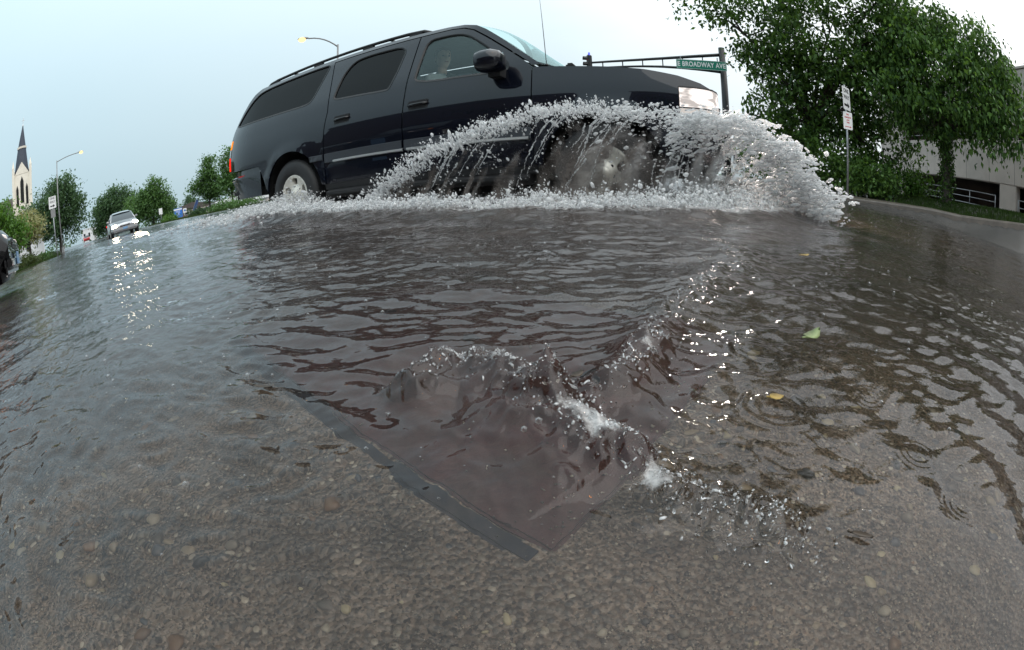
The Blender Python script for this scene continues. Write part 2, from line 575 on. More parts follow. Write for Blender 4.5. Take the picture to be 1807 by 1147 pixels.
sx_ = N(t, 'ShaderNodeSeparateColor'); t.links.new(vo.outputs['Color'], sx_.inputs[0]); t.links.new(sx_.outputs[0], rp.inputs['Fac'])
rp2 = N(t, 'ShaderNodeValToRGB')
rp2.color_ramp.elements[0].color = (.048, .037, .031, 1); rp2.color_ramp.elements[1].color = (.30, .235, .185, 1)
sx2 = N(t, 'ShaderNodeSeparateColor'); t.links.new(vo2.outputs['Color'], sx2.inputs[0]); t.links.new(sx2.outputs[1], rp2.inputs['Fac'])
# stones only show where the cement is worn off
st = N(t, 'ShaderNodeMapRange'); st.inputs['From Min'].default_value = .50; st.inputs['From Max'].default_value = .38
t.links.new(vo.outputs['Distance'], st.inputs['Value'])
nw = N(t, 'ShaderNodeTexNoise', Scale=9.0, Detail=5.0); t.links.new(co, nw.inputs['Vector'])
nwr = N(t, 'ShaderNodeMapRange'); nwr.inputs['From Min'].default_value = .38; nwr.inputs['From Max'].default_value = .55
t.links.new(nw.outputs[0], nwr.inputs['Value'])
mu = N(t, 'ShaderNodeMath', operation='MULTIPLY'); t.links.new(st.outputs[0], mu.inputs[0]); t.links.new(nwr.outputs[0], mu.inputs[1])
mc = N(t, 'ShaderNodeMix', data_type='RGBA'); t.links.new(mu.outputs[0], mc.inputs[0]); t.links.new(rp2.outputs[0], mc.inputs[6]); t.links.new(rp.outputs[0], mc.inputs[7])
# further off it is plain dark asphalt with patches
nl = N(t, 'ShaderNodeTexNoise', Scale=.6, Detail=8.0); t.links.new(co, nl.inputs['Vector'])
rl = N(t, 'ShaderNodeValToRGB'); rl.color_ramp.elements[0].position = .3; rl.color_ramp.elements[1].position = .7
rl.color_ramp.elements[0].color = (.034, .032, .031, 1); rl.color_ramp.elements[1].color = (.062, .057, .053, 1)
t.links.new(nl.outputs[0], rl.inputs['Fac'])
ln = N(t, 'ShaderNodeVectorMath', operation='LENGTH'); t.links.new(co, ln.inputs[0])
fr_ = N(t, 'ShaderNodeMapRange'); fr_.inputs['From Min'].default_value = .7; fr_.inputs['From Max'].default_value = 1.6
t.links.new(ln.outputs['Value'], fr_.inputs['Value'])
sil = N(t, 'ShaderNodeTexNoise', Scale=7.0, Detail=7.0, Roughness=.6); t.links.new(co, sil.inputs['Vector'])
silr = N(t, 'ShaderNodeMapRange'); silr.inputs['From Min'].default_value = .3; silr.inputs['From Max'].default_value = .7; silr.inputs['To Min'].default_value = .38; silr.inputs['To Max'].default_value = 1.65
t.links.new(sil.outputs[0], silr.inputs['Value'])
sils = N(t, 'ShaderNodeVectorMath', operation='SCALE'); t.links.new(mc.outputs[2], sils.inputs[0]); t.links.new(silr.outputs[0], sils.inputs['Scale'])
mf = N(t, 'ShaderNodeMix', data_type='RGBA'); t.links.new(fr_.outputs[0], mf.inputs[0]); t.links.new(sils.outputs[0], mf.inputs[6]); t.links.new(rl.outputs[0], mf.inputs[7])
t.links.new(mf.outputs[2], b.inputs['Base Color'])
bp = N(t, 'ShaderNodeBump', Strength=.7, Distance=.004); t.links.new(vo.outputs['Distance'], bp.inputs['Height']); bp.invert = True
t.links.new(bp.outputs[0], b.inputs['Normal'])
t.links.new(b.outputs[0], out.inputs['Surface'])
M['road'] = m

ph = np.concatenate([np.arange(-180, -100, 3.0), np.arange(-100, 100, .6), np.arange(100, 180.1, 3.0)])
base_r = np.geomspace(.012, 900, 420)
rows = np.repeat(base_r[None, :], len(ph), 0)
def ground_z(r, p, x, y):
    z = terrain(r, p)
    n = .004 * perlin(x * 14, y * 14, 5) + .002 * perlin(x * 45, y * 45, 6)
    return z + n * (1 - sm(.8, 1.5, r)) + .02 * perlin(x * .7, y * .7, 7) * sm(1.5, 4, r) * (1 - sm(8, 12, r))
v, f, _ = polar_grid(ph, rows, ground_z)
road = np_mesh('road', v, f, M['road'], smooth=True)
tag(road, kind='structure')

# ---------------------------------------------------------------- flood water
def seg_dist(x, y, pts):
    """distance to a polyline and signed side, arc parameter 0..1"""
    best = np.full(x.shape, 1e9); par = np.zeros(x.shape); sid = np.zeros(x.shape)
    P = np.array(pts, float); n = len(P) - 1
    for i in range(n):
        a, bb = P[i], P[i + 1]
        d = bb - a; L2 = d @ d
        tt = np.clip(((x - a[0]) * d[0] + (y - a[1]) * d[1]) / L2, 0, 1)
        ex = x - a[0] - tt * d[0]; ey = y - a[1] - tt * d[1]
        dd = np.hypot(ex, ey)
        k = dd < best
        best = np.where(k, dd, best); par = np.where(k, (i + tt) / n, par)
        sid = np.where(k, np.sign(d[0] * ey - d[1] * ex), sid)
    return best, par, sid

def PG(phi, el, z=0.0):
    D = (CAM_H - z) / math.tan(R(el))
    return (D * math.sin(R(phi)), D * math.cos(R(phi)))

# the two tongues of water that meet over the drain plate
RIDGE_L = [PG(-19, 26, .02), PG(-14.7, 25.4, .02), PG(-9, 23.6, .02), PG(-3.5, 24, .02), PG(1.5, 27.5, .02), PG(5, 30.5, .02), PG(11, 33.0, .02), PG(17.3, 35.1, .02), PG(21, 38.5, .01)]
RIDGE_R = [PG(20, 21, .01), PG(18, 23.5, .015), PG(14.6, 26, .02), PG(11, 27.2, .02), PG(7.5, 28.8, .02), PG(5.5, 30, .015)]
ROLL = [PG(18, 23.0), PG(19.5, 20), PG(22, 17), PG(26, 13.5), PG(30, 10.8), PG(29, 9.2), PG(22, 8.9), PG(17, 9.6)]
TAIL = [PG(21, 38.5), PG(27, 41), PG(35, 41.5), PG(43, 41), PG(50, 41)]
# SUV frame: X back from the front bumper, Y to the camera side, Z up from the road
SUV_AZ = -67.5
_rh = Vector((math.sin(R(SUV_AZ)), math.cos(R(SUV_AZ)), 0)); _nh = Vector((math.sin(R(SUV_AZ - 90)), math.cos(R(SUV_AZ - 90)), 0))
SX, SY, SZ = .33, 4.35, .17
def suv(X, Y, Z=0.17):
    p = _rh * (X - SX) + _nh * (Y - SY)
    return Vector((p.x, p.y, Z - SZ))
BOW = [tuple(suv(X, Y).xy) for X, Y in ((5.9, 1.0), (4.3, 1.55), (3.3, 1.85), (2.6, 2.05), (2.1, 2.15), (1.6, 2.25), (1.07, 2.3), (.6, 2.2), (.3, 2.05), (0, 1.8), (-.4, 1.35), (-.9, .65), (-1.0, 0), (-.9, -.8))]
WAKE = [tuple(suv(X, Y).xy) for X, Y in ((4.4, 1.2), (6.5, 1.9), (9.5, 2.6), (14, 3.6), (20, 4.6))]
rngw = np.random.RandomState(11)
RINGS = []
for i in range(230):
    q = rngw.rand()
    phr = rngw.uniform(-85, 85)
    rr = math.exp(rngw.uniform(math.log(.35), math.log(7)))
    if -25 < phr < 25 and rr < .7: continue
    RINGS.append((rr * math.sin(R(phr)), rr * math.cos(R(phr)), rngw.uniform(.010, .034) * (1 + .55 * min(rr, 4)), rngw.uniform(.25, 1.0) * (.45 if rr < .9 else 1)))

def water_z(r, p, x, y):
    # domain warp so that no wave train is straight
    wx = x + .05 * perlin(x * 2.3, y * 2.3, 21) + .35 * perlin(x * .35, y * .35, 22)
    wy = y + .05 * perlin(x * 2.3 + 9, y * 2.3, 23) + .35 * perlin(x * .35, y * .35 + 7, 24)
    z = np.zeros_like(x)
    nearf = sm(.12, .45, r)
    calm = 1 - .35 * sm(-30, -45, p) * (1 - sm(2.5, 6, r))           # the left foreground is calmer
    right = sm(38, 52, p) * (1 - sm(3, 6, r))
    chop = calm * (1 - .5 * right)
    # capillary to gravity scales, each fading in where it is resolved
    z += .0015 * perlin(wx * 30, wy * 42, 31) * nearf * (1 - sm(1.2, 3, r)) * chop
    z += .0040 * ridged(wx * 9, wy * 15, 32) * nearf * (1 - sm(3, 7, r)) * chop
    z += .0085 * ridged(wx * 3.6, wy * 6.8, 33) * sm(.35, .9, r) * (1 - sm(6, 14, r)) * chop
    z += .0022 * ridged(wx * 17, wy * 26, 39) * sm(.35, .55, r) * (1 - sm(1.6, 3, r))
    z += .010 * perlin(wx * 1.5, wy * 2.8, 34) * sm(.8, 1.8, r) * (1 - sm(14, 30, r)) * chop
    z += .016 * perlin(wx * .55, wy * .9, 35) * sm(3, 7, r)
    z += .0026 * ridged(wx * 24 + 3, wy * 34, 36) * sm(.13, .2, r) * (1 - sm(.42, .8, r)) * sm(-18, -38, p)
    z += .0013 * perlin(wx * 26 + 3, wy * 30, 37) * sm(.13, .2, r) * (1 - sm(.42, .8, r)) * sm(12, 28, p)
    z += .030 * ridged(wx * .5 - wy * .42, wx * .28 + wy * 1.1, 38) * sm(4, 7, r) * (1 - sm(22, 34, r)) * sm(-28, -40, p)
    # arcs of waves running out from the drain on the right
    cx, cy = .12, .30
    rr = np.hypot(x - cx, y - cy); an = np.degrees(np.arctan2(x - cx, y - cy))
    arcs = np.sin((rr + .035 * perlin(x * 5, y * 5, 41) + .015 * perlin(x * 14, y * 14, 42)) * 2 * np.pi / .105)
    z += .0021 * arcs * (.45 + .9 * np.clip(perlin(x * 3.1, y * 3.1, 44) + .35, 0, 1)) * sm(.15, .3, rr) * (1 - sm(.75, 1.5, rr)) * sm(20, 45, an) * (1 - sm(115, 150, an))
    # long smooth streaks running to the drain on the left
    arl = np.sin((x * .45 + y * .9 + .05 * perlin(x * 4, y * 4, 43)) * 2 * np.pi / .075)
    z += .0019 * arl * (.4 + np.clip(perlin(x * 4, y * 4, 45) + .4, 0, 1)) * sm(-15, -28, p) * (1 - sm(-62, -70, p) * 0) * sm(.25, .35, r) * (1 - sm(.6, .9, r))
    # drain: hump, ridges, trough
    lump = .010 * perlin(x * 26, y * 26, 51) + .008 * perlin(x * 60, y * 60, 52) + .008 * ridged(x * 48, y * 48, 55)
    d, pr, sd = seg_dist(x, y, RIDGE_L)
    wv = np.where(sd > 0, .022, .050)
    env = sm(0, .12, pr) * (1 - sm(.8, 1.0, pr))
    z += (.024 + 1.0 * lump) * np.exp(-(d / wv) ** 2) * env
    z -= .010 * np.exp(-((d - .05) / .03) ** 2) * env * (sd > 0)
    d, pr, sd = seg_dist(x, y, RIDGE_R)
    z += (.020 + .9 * lump) * np.exp(-(d / np.where(sd > 0, .020, .032)) ** 2) * sm(0, .15, pr)
    d, pr, sd = seg_dist(x, y, ROLL)
    z += (.014 + .5 * lump) * np.exp(-(d / (.035 + .07 * pr)) ** 2) * (1 - sm(.6, 1, pr))
    d, pr, sd = seg_dist(x, y, TAIL)
    z += (.009 + .8 * lump) * np.exp(-(d / .024) ** 2) * (1 - sm(.7, 1, pr))
    # tongue of water over the plate
    z += .007 * ridged(x * 12 + y * 7, y * 9 - x * 6, 53) * np.exp(-(((x - .02) / .10) ** 2 + ((y - .33) / .09) ** 2))
    # broken, boiling water round the drain
    tb = np.exp(-(((x - .05) / .24) ** 2 + ((y - .36) / .17) ** 2)) * sm(.16, .24, r)
    ux = x + .02 * perlin(x * 14, y * 14, 56); uy = y + .02 * perlin(x * 14 + 5, y * 14, 57)
    z += tb * (.0050 * ridged(ux * 15, uy * 15, 58) + .0030 * ridged(ux * 33, uy * 33, 59) + .0013 * perlin(ux * 75, uy * 75, 60))
    # raindrop rings
    for (rx, ry, rad, am) in RINGS:
        dx = x - rx; dy = y - ry
        k = np.nonzero((np.abs(dx) < rad * 2.2) & (np.abs(dy) < rad * 2.2))
        if len(k[0]) == 0: continue
        q = np.hypot(dx[k], dy[k])
        lam = rad * .34
        z[k] += am * rad * .044 * np.cos((q - rad) * 2 * np.pi / lam) * np.exp(-((q - rad * .85) / (rad * .42)) ** 2)
    # bow wave of the SUV and its wake
    d, pr, sd = seg_dist(x, y, BOW)
    brk = perlin(x * 5, y * 5, 61) * .5 + perlin(x * 13, y * 13, 62) * .35
    e = sm(0, .12, pr) * (1 - sm(.92, 1, pr))
    z += e * (.045 + .035 * brk) * np.exp(-(d / .16) ** 2)
    z += e * .012 * np.sin(d * 2 * np.pi / .42 + 4 * perlin(x * 1.2, y * 1.2, 63)) * np.exp(-d / .8) * (1 - np.exp(-(d / .2) ** 2))
    d, pr, sd = seg_dist(x, y, WAKE)
    z += (1 - pr) ** .5 * (.05 + .05 * brk) * np.exp(-(d / (.28 + .4 * pr)) ** 2)
    lx = (x + SX * 0) ; 
    # churned water beside the body
    u = (x * _rh.x + y * _rh.y) + SX; w = (x * _nh.x + y * _nh.y) + SY
    churn = sm(-.9, .2, u) * (1 - sm(5.6, 7.5, u)) * sm(-1.2, -.6, w) * (1 - sm(1.7, 2.3, w))
    z += .085 * np.exp(-((u - 4.1) / .42) ** 2 - ((w - 1.05) / .30) ** 2) * (1 + .8 * brk)
    z += churn * (.028 * ridged(x * 3.1, y * 3.1, 64) + .02 * perlin(x * 9, y * 9, 65))
    return z

ph = np.concatenate([np.arange(-180, -100, 4.0), np.arange(-100, 97, .27), np.arange(97, 180.1, 4.0)])
tt = np.linspace(0, 1, 960)
rmax = shore(ph) * 1.25
rows = .015 * (rmax[:, None] / .015) ** tt[None, :]
v, f, (wx_, wy_, wz_) = polar_grid(ph, rows, water_z)
water_r = rows
gz = terrain(rows, ph[:, None] + 0 * rows)
depth = np.clip(np.minimum(wz_, .002) - gz, 0, 1)

m, t, out = new_mat('flood_water')
at = N(t, 'ShaderNodeAttribute', attribute_name='murk')
co = coords(t)
n1 = N(t, 'ShaderNodeTexNoise', Scale=38.0, Detail=3.0, Roughness=.55); t.links.new(co, n1.inputs['Vector'])
n2 = N(t, 'ShaderNodeTexNoise', Scale=7.0, Detail=4.0, Roughness=.6); t.links.new(coords(t, (1, 1.5, 1)), n2.inputs['Vector'])
b1 = N(t, 'ShaderNodeBump', Strength=.2, Distance=.006); t.links.new(n1.outputs[0], b1.inputs['Height'])
ln = N(t, 'ShaderNodeVectorMath', operation='LENGTH'); t.links.new(co, ln.inputs[0])
far = N(t, 'ShaderNodeMapRange'); far.inputs['From Min'].default_value = 1.0; far.inputs['From Max'].default_value = 5.0
far.inputs['To Min'].default_value = 0.0; far.inputs['To Max'].default_value = .35
t.links.new(ln.outputs['Value'], far.inputs['Value'])
nrb = N(t, 'ShaderNodeMapRange'); nrb.inputs['From Min'].default_value = .40; nrb.inputs['From Max'].default_value = 1.1; nrb.inputs['To Min'].default_value = .10; nrb.inputs['To Max'].default_value = .55
t.links.new(ln.outputs['Value'], nrb.inputs['Value']); t.links.new(nrb.outputs[0], b1.inputs['Strength'])
b2 = N(t, 'ShaderNodeBump', Distance=.03); t.links.new(n2.outputs[0], b2.inputs['Height'])
t.links.new(far.outputs[0], b2.inputs['Strength']); t.links.new(b1.outputs[0], b2.inputs['Normal'])
rf = N(t, 'ShaderNodeBsdfRefraction', IOR=1.33, Roughness=.0); rf.inputs['Color'].default_value = (.86, .82, .76, 1)
df = N(t, 'ShaderNodeBsdfDiffuse')
nm = N(t, 'ShaderNodeTexNoise', Scale=3.0, Detail=6.0, Roughness=.65); t.links.new(co, nm.inputs['Vector'])
rpm = N(t, 'ShaderNodeValToRGB'); rpm.color_ramp.elements[0].position = .3; rpm.color_ramp.elements[1].position = .7
rpm.color_ramp.elements[0].color = (.026, .020, .0165, 1); rpm.color_ramp.elements[1].color = (.056, .043, .036, 1)
t.links.new(nm.outputs[0], rpm.inputs['Fac']); t.links.new(rpm.outputs[0], df.inputs['Color'])
mi = N(t, 'ShaderNodeMixShader'); t.links.new(at.outputs['Fac'], mi.inputs[0]); t.links.new(rf.outputs[0], mi.inputs[1]); t.links.new(df.outputs[0], mi.inputs[2])
gl = N(t, 'ShaderNodeBsdfGlossy', Roughness=.03); gl.inputs['Color'].default_value = (.95, .96, .98, 1)
fs = N(t, 'ShaderNodeFresnel', IOR=1.41)
mo = N(t, 'ShaderNodeMixShader'); t.links.new(fs.outputs[0], mo.inputs[0]); t.links.new(mi.outputs[0], mo.inputs[1]); t.links.new(gl.outputs[0], mo.inputs[2])
for nd in (rf, gl, fs): t.links.new(b2.outputs[0], nd.inputs['Normal'])
# white water where the attribute foam says so
fo = N(t, 'ShaderNodeAttribute', attribute_name='foam')
nf = N(t, 'ShaderNodeTexNoise', Scale=34.0, Detail=9.0, Roughness=.78); t.links.new(co, nf.inputs['Vector'])
af = N(t, 'ShaderNodeMath', operation='ADD'); t.links.new(fo.outputs['Fac'], af.inputs[0]); t.links.new(nf.outputs[0], af.inputs[1])
mf_ = N(t, 'ShaderNodeMapRange'); mf_.inputs['From Min'].default_value = .98; mf_.inputs['From Max'].default_value = 1.30
t.links.new(af.outputs[0], mf_.inputs['Value'])
fd = N(t, 'ShaderNodeBsdfPrincipled', Roughness=.35); fd.inputs['Base Color'].default_value = (.52, .51, .50, 1)
t.links.new(b2.outputs[0], fd.inputs['Normal'])
me_ = N(t, 'ShaderNodeMixShader'); t.links.new(mf_.outputs[0], me_.inputs[0]); t.links.new(mo.outputs[0], me_.inputs[1]); t.links.new(fd.outputs[0], me_.inputs[2])
t.links.new(me_.outputs[0], out.inputs['Surface'])
M['water'] = m
water = np_mesh('water', v, f, M['water'], smooth=True)
tag(water, kind='structure')
murk = 1 - np.exp(-depth / .085)
murk = np.clip(murk * (1 + .25 * perlin(wx_ * 3, wy_ * 3, 71)), 0, .985)
dB, prB, sB = seg_dist(wx_, wy_, BOW)
uu = (wx_ * _rh.x + wy_ * _rh.y) + SX; ww = (wx_ * _nh.x + wy_ * _nh.y) + SY
foam = (.56 + .16 * sm(.5, .75, prB)) * np.exp(-(dB / .15) ** 2) * sm(0.02, .15, prB)
foam = np.maximum(foam, .62 * sm(-.8, .0, uu) * (1 - sm(5.0, 7.0, uu)) * sm(-1.2, -.7, ww) * (1 - sm(1.5, 2.2, ww)))
foam = np.maximum(foam, .55 * sm(4.6, 5.4, uu) * (1 - sm(8, 16, uu)) * (1 - sm(1.2, 2.0, np.abs(ww))))
dR, prR, sR = seg_dist(wx_, wy_, RIDGE_L)
pt_ = np.clip(perlin(wx_ * 24, wy_ * 24, 91) * 1.5 + .58, 0, 1)
foam = np.maximum(foam, .70 * np.exp(-(dR / .024) ** 2) * sm(.05, .2, prR) * pt_)
dR, prR, sR = seg_dist(wx_, wy_, RIDGE_R)
foam = np.maximum(foam, .64 * np.exp(-(dR / .020) ** 2) * pt_)
dR, prR, sR = seg_dist(wx_, wy_, TAIL)
foam = np.maximum(foam, .66 * np.exp(-(dR / .024) ** 2) * pt_ * (1 - .6 * prR))
dR, prR, sR = seg_dist(wx_, wy_, WAKE)
foam = np.maximum(foam, .52 * np.exp(-(dR / .3) ** 2) * (1 - prR))
for nm_, arr in (('murk', murk), ('foam', foam)):
    a = water.data.attributes.new(nm_, 'FLOAT', 'POINT')
    a.data.foreach_set('value', np.ascontiguousarray(arr.ravel(), dtype=np.float32))

def surf_z(x, y):
    """water surface height at points"""
    x = np.asarray(x, float); y = np.asarray(y, float)
    return water_z(np.hypot(x, y), np.degrees(np.arctan2(x, y)), x, y)

# ---------------------------------------------------------------- drain plate under the water (steel frame, rust-red lid)
M['plate'] = pbr('rusty_plate', (.080, .020, .021), .45, .2, noise=.3, nscale=18, bump=.3, bscale=60)
M['plate_frame'] = pbr('blue_grey_frame', (.005, .012, .028), .4, .4, noise=.25, nscale=22)
e1 = Vector((-.331, .29, 0)).normalized(); e2 = Vector((.29, .331, 0)).normalized()
root = empty('drain_plate', (.011, .185, -.0205))
tag(root, 'dark rust red drain plate with a blue grey edge bar, sunk under the foreground water', 'drain plate')
Lp, Wp, bd = .66, .50, .022
for k_ in ('plate', 'plate_frame'):                      # silt washed over the steel
    t = M[k_].node_tree; bsd = next(n for n in t.nodes if n.type == 'BSDF_PRINCIPLED')
    src = bsd.inputs['Base Color'].links[0].from_socket
    s1 = N(t, 'ShaderNodeTexNoise', Scale=13.0, Detail=8.0, Roughness=.7); t.links.new(coords(t), s1.inputs['Vector'])
    s2 = N(t, 'ShaderNodeMapRange'); s2.inputs['From Min'].default_value = .42; s2.inputs['From Max'].default_value = .72; s2.inputs['To Max'].default_value = .75; t.links.new(s1.outputs[0], s2.inputs['Value'])
    s3 = N(t, 'ShaderNodeMix', data_type='RGBA'); t.links.new(s2.outputs[0], s3.inputs[0]); t.links.new(src, s3.inputs[6]); s3.inputs[7].default_value = (.105, .082, .068, 1)
    t.links.new(s3.outputs[2], bsd.inputs['Base Color'])
def rect(u0, u1, w0, w1): return [e1 * u0 + e2 * w0, e1 * u1 + e2 * w0, e1 * u1 + e2 * w1, e1 * u0 + e2 * w1]
def slab(name, quad, z0, z1, mat, parent):
    mb = MB()
    bm = bmesh.new()
    lo = [bm.verts.new((q.x, q.y, z0)) for q in quad]; hi = [bm.verts.new((q.x, q.y, z1)) for q in quad]
    bm.faces.new(lo[::-1]); bm.faces.new(hi)
    for i in range(4):
        j = (i + 1) % 4
        bm.faces.new((lo[i], lo[j], hi[j], hi[i]))
    bmesh.ops.bevel(bm, geom=list(bm.edges), offset=.0025, segments=2, affect='EDGES')
    bm.verts.index_update()
    mb.add([x.co for x in bm.verts], [[x.index for x in ff.verts] for ff in bm.faces]); bm.free()
    return mb.build(name, mat, parent, autosmooth=40)
slab('lid', rect(.006, Lp, bd, Wp - bd), -.03, .004, M['plate'], root)
slab('frame_bar', rect(.012, Lp, .004, bd - .0015), -.03, .0030, M['plate_frame'], root)
for k in range(3):
    mb = MB(); p = e1 * (.12 + .2 * k) + e2 * (.26)
    mb.lathe([(0, .0075), (.011, .0075), (.013, .004), (.013, 0)], p, (0, 0, 1), 16)
    mb.build('bolt_head', M['plate_frame'], root, smooth=True)

# ---------------------------------------------------------------- loose stones on the gutter bottom
M['pebble'] = None
m, t, out = new_mat('pebble_stone')
b = N(t, 'ShaderNodeBsdfPrincipled', Roughness=.35)
oi = N(t, 'ShaderNodeObjectInfo'); rp = N(t, 'ShaderNodeValToRGB'); rp.color_ramp.interpolation = 'CONSTANT'
cr = rp.color_ramp
cr.elements[0].color = (.36, .30, .22, 1); cr.elements[1].position = .2; cr.elements[1].color = (.24, .21, .17, 1)
for p, c in ((.36, (.42, .38, .31, 1)), (.5, (.12, .105, .09, 1)), (.62, (.22, .13, .07, 1)), (.72, (.05, .045, .045, 1)), (.82, (.48, .42, .28, 1)), (.92, (.09, .10, .12, 1))):
    e = cr.elements.new(p); e.color = c
t.links.new(oi.outputs['Random'], rp.inputs['Fac'])
nn = N(t, 'ShaderNodeTexNoise', Scale=120.0, Detail=5.0); t.links.new(coords(t), nn.inputs['Vector'])
mr_ = N(t, 'ShaderNodeMapRange'); mr_.inputs['To Min'].default_value = .65; mr_.inputs['To Max'].default_value = 1.3; t.links.new(nn.outputs[0], mr_.inputs['Value'])
vs_ = N(t, 'ShaderNodeVectorMath', operation='SCALE'); t.links.new(rp.outputs[0], vs_.inputs[0]); t.links.new(mr_.outputs[0], vs_.inputs['Scale'])
t.links.new(vs_.outputs[0], b.inputs['Base Color']); t.links.new(b.outputs[0], out.inputs['Surface'])
M['pebble'] = m
random.seed(4); rngp = np.random.RandomState(4)
protos = []
for k in range(6):
    bm = bmesh.new(); bmesh.ops.create_icosphere(bm, subdivisions=2, radius=1)
    for vv in bm.verts:
        n_ = 1 + .22 * math.sin(vv.co.x * 2.3 + k) + .2 * math.sin(vv.co.y * 2.9 + 2 * k) + .12 * math.sin(vv.co.z * 4 + k)
        vv.co *= n_
        vv.co.z *= .55
    me = bpy.data.meshes.new('pebble'); bm.to_mesh(me); bm.free()
    me.polygons.foreach_set('use_smooth', [True] * len(me.polygons)); me.materials.append(M['pebble'])
    protos.append(me)
def on_plate(x, y):
    d = Vector((x - .011, y - .185, 0)); return d.dot(e1) > -.01 and d.dot(e2) > -.01 and d.dot(e1) < Lp and d.dot(e2) < Wp
cnt = 0
while cnt < 290:
    phi_ = random.uniform(-85, 80); rr = math.exp(random.uniform(math.log(.11), math.log(.60)))
    x, y = rr * math.sin(R(phi_)), rr * math.cos(R(phi_))
    if on_plate(x, y): continue
    o = bpy.data.objects.new('pebble', random.choice(protos)); COL.objects.link(o)
    s = min(.0072, max(.0014, rr * random.choice((.007, .010, .013, .018, .025))))
    o.scale = (s * random.uniform(.8, 1.4), s * random.uniform(.7, 1.1), s * random.uniform(.6, 1))
    o.rotation_euler = (random.uniform(-.3, .3), random.uniform(-.3, .3), random.uniform(0, 6.3))
    o.location = (x, y, tz(phi_, rr) + s * .08)
    o.parent = road
    cnt += 1
# finer gravel and sand: one mass
tv = np.array([(1, 1, 1), (1, -1, -1), (-1, 1, -1), (-1, -1, 1)], float) * .6
octv = np.array([(1, 0, 0), (-1, 0, 0), (0, 1, 0), (0, -1, 0), (0, 0, 1), (0, 0, -1)], float)
octf = np.array([(0, 2, 4), (2, 1, 4), (1, 3, 4), (3, 0, 4), (2, 0, 5), (1, 2, 5), (3, 1, 5), (0, 3, 5)])
NG = 17000
phg = rngp.uniform(-92, 92, NG); rg = np.exp(rngp.uniform(math.log(.09), math.log(.75), NG))
xg = rg * np.sin(np.radians(phg)); yg = rg * np.cos(np.radians(phg))
dens = perlin(xg * 9, yg * 9, 81) + .75 * sm(5, 14, phg) * (1 - sm(.30, .42, rg)) + .12
dx_ = xg - .011; dy_ = yg - .185
onp = (dx_ * e1.x + dy_ * e1.y > -.004) & (dx_ * e2.x + dy_ * e2.y > -.004) & (dx_ * e1.x + dy_ * e1.y < Lp)
kk = (dens > rngp.rand(NG) * .6 - .1) & (~onp | ((rngp.rand(NG) < 1 - (dx_ * e1.x + dy_ * e1.y) / .05) & (dx_ * e1.x + dy_ * e1.y < .05)) | (rngp.rand(NG) < .04))
xg, yg, rg, phg = xg[kk], yg[kk], rg[kk], phg[kk]
sg = np.clip(rg * rngp.uniform(.0025, .007, len(rg)), .0006, .0028)
zg = terrain(rg, phg) + sg * .4
onk = onp[kk]; zg = np.where(onk, np.maximum(zg, -.0155), zg)
jit = rngp.uniform(.6, 1.3, (len(rg), 6, 3))
vv = octv[None] * jit * sg[:, None, None] + np.stack([xg, yg, zg], -1)[:, None, :]
ff = octf[None] + (np.arange(len(rg)) * 6)[:, None, None]
m, t, out = new_mat('gravel_grains')
b = N(t, 'ShaderNodeBsdfPrincipled', Roughness=.4)
g = N(t, 'ShaderNodeNewGeometry'); rp = N(t, 'ShaderNodeValToRGB')
rp.color_ramp.elements[0].color = (.05, .045, .04, 1); rp.color_ramp.elements[1].color = (.62, .56, .47, 1)
e = rp.color_ramp.elements.new(.6); e.color = (.16, .13, .10, 1)
t.links.new(g.outputs['Random Per Island'], rp.inputs['Fac']); t.links.new(rp.outputs[0], b.inputs['Base Color']); t.links.new(b.outputs[0], out.inputs['Surface'])
M['gravel'] = m
tag(np_mesh('gravel', vv.reshape(-1, 3), ff.reshape(-1, 3), M['gravel'], smooth=False), 'loose grit and gravel on the gutter bottom', None, None, 'stuff')

# ---------------------------------------------------------------- kerb, pavement, verges
kph = np.arange(22, 95.1, 1.0)
def strip(name, phis, prof, mat, smooth=False, kind='structure'):
    """prof(phi) -> list of (r, z) points"""
    rings = []
    for p in phis:
        rings.append([pol(p, rr, zz) for rr, zz in prof(p)])
    mb = MB(); mb.loft(rings, closed=False)
    mb.f = [ff[::-1] for ff in mb.f]
    o = mb.build(name, mat, None, smooth)
    return tag(o, kind=kind)
jr = np.random.RandomState(2)
jk = {p: 0.0 for p in kph}
strip('kerb', kph, lambda p: [(kerb_r(p) - .03, kerb_z(p) - .30), (kerb_r(p) - .01 + jk[p], kerb_z(p) - .03), (kerb_r(p) + .02 + jk[p], kerb_z(p)), (kerb_r(p) + .16, kerb_z(p) + .004), (kerb_r(p) + .17, kerb_z(p) - .06)], M['kerb_concrete'])
strip('pavement', kph, lambda p: [(kerb_r(p) + .175, kerb_z(p) - .05), (kerb_r(p) + .18, kerb_z(p)), (kerb_r(p) + 1.2, kerb_z(p) + .02), (kerb_r(p) + 2.3, kerb_z(p) + .03), (kerb_r(p) + 2.32, kerb_z(p) - .06)], M['kerb_concrete'])

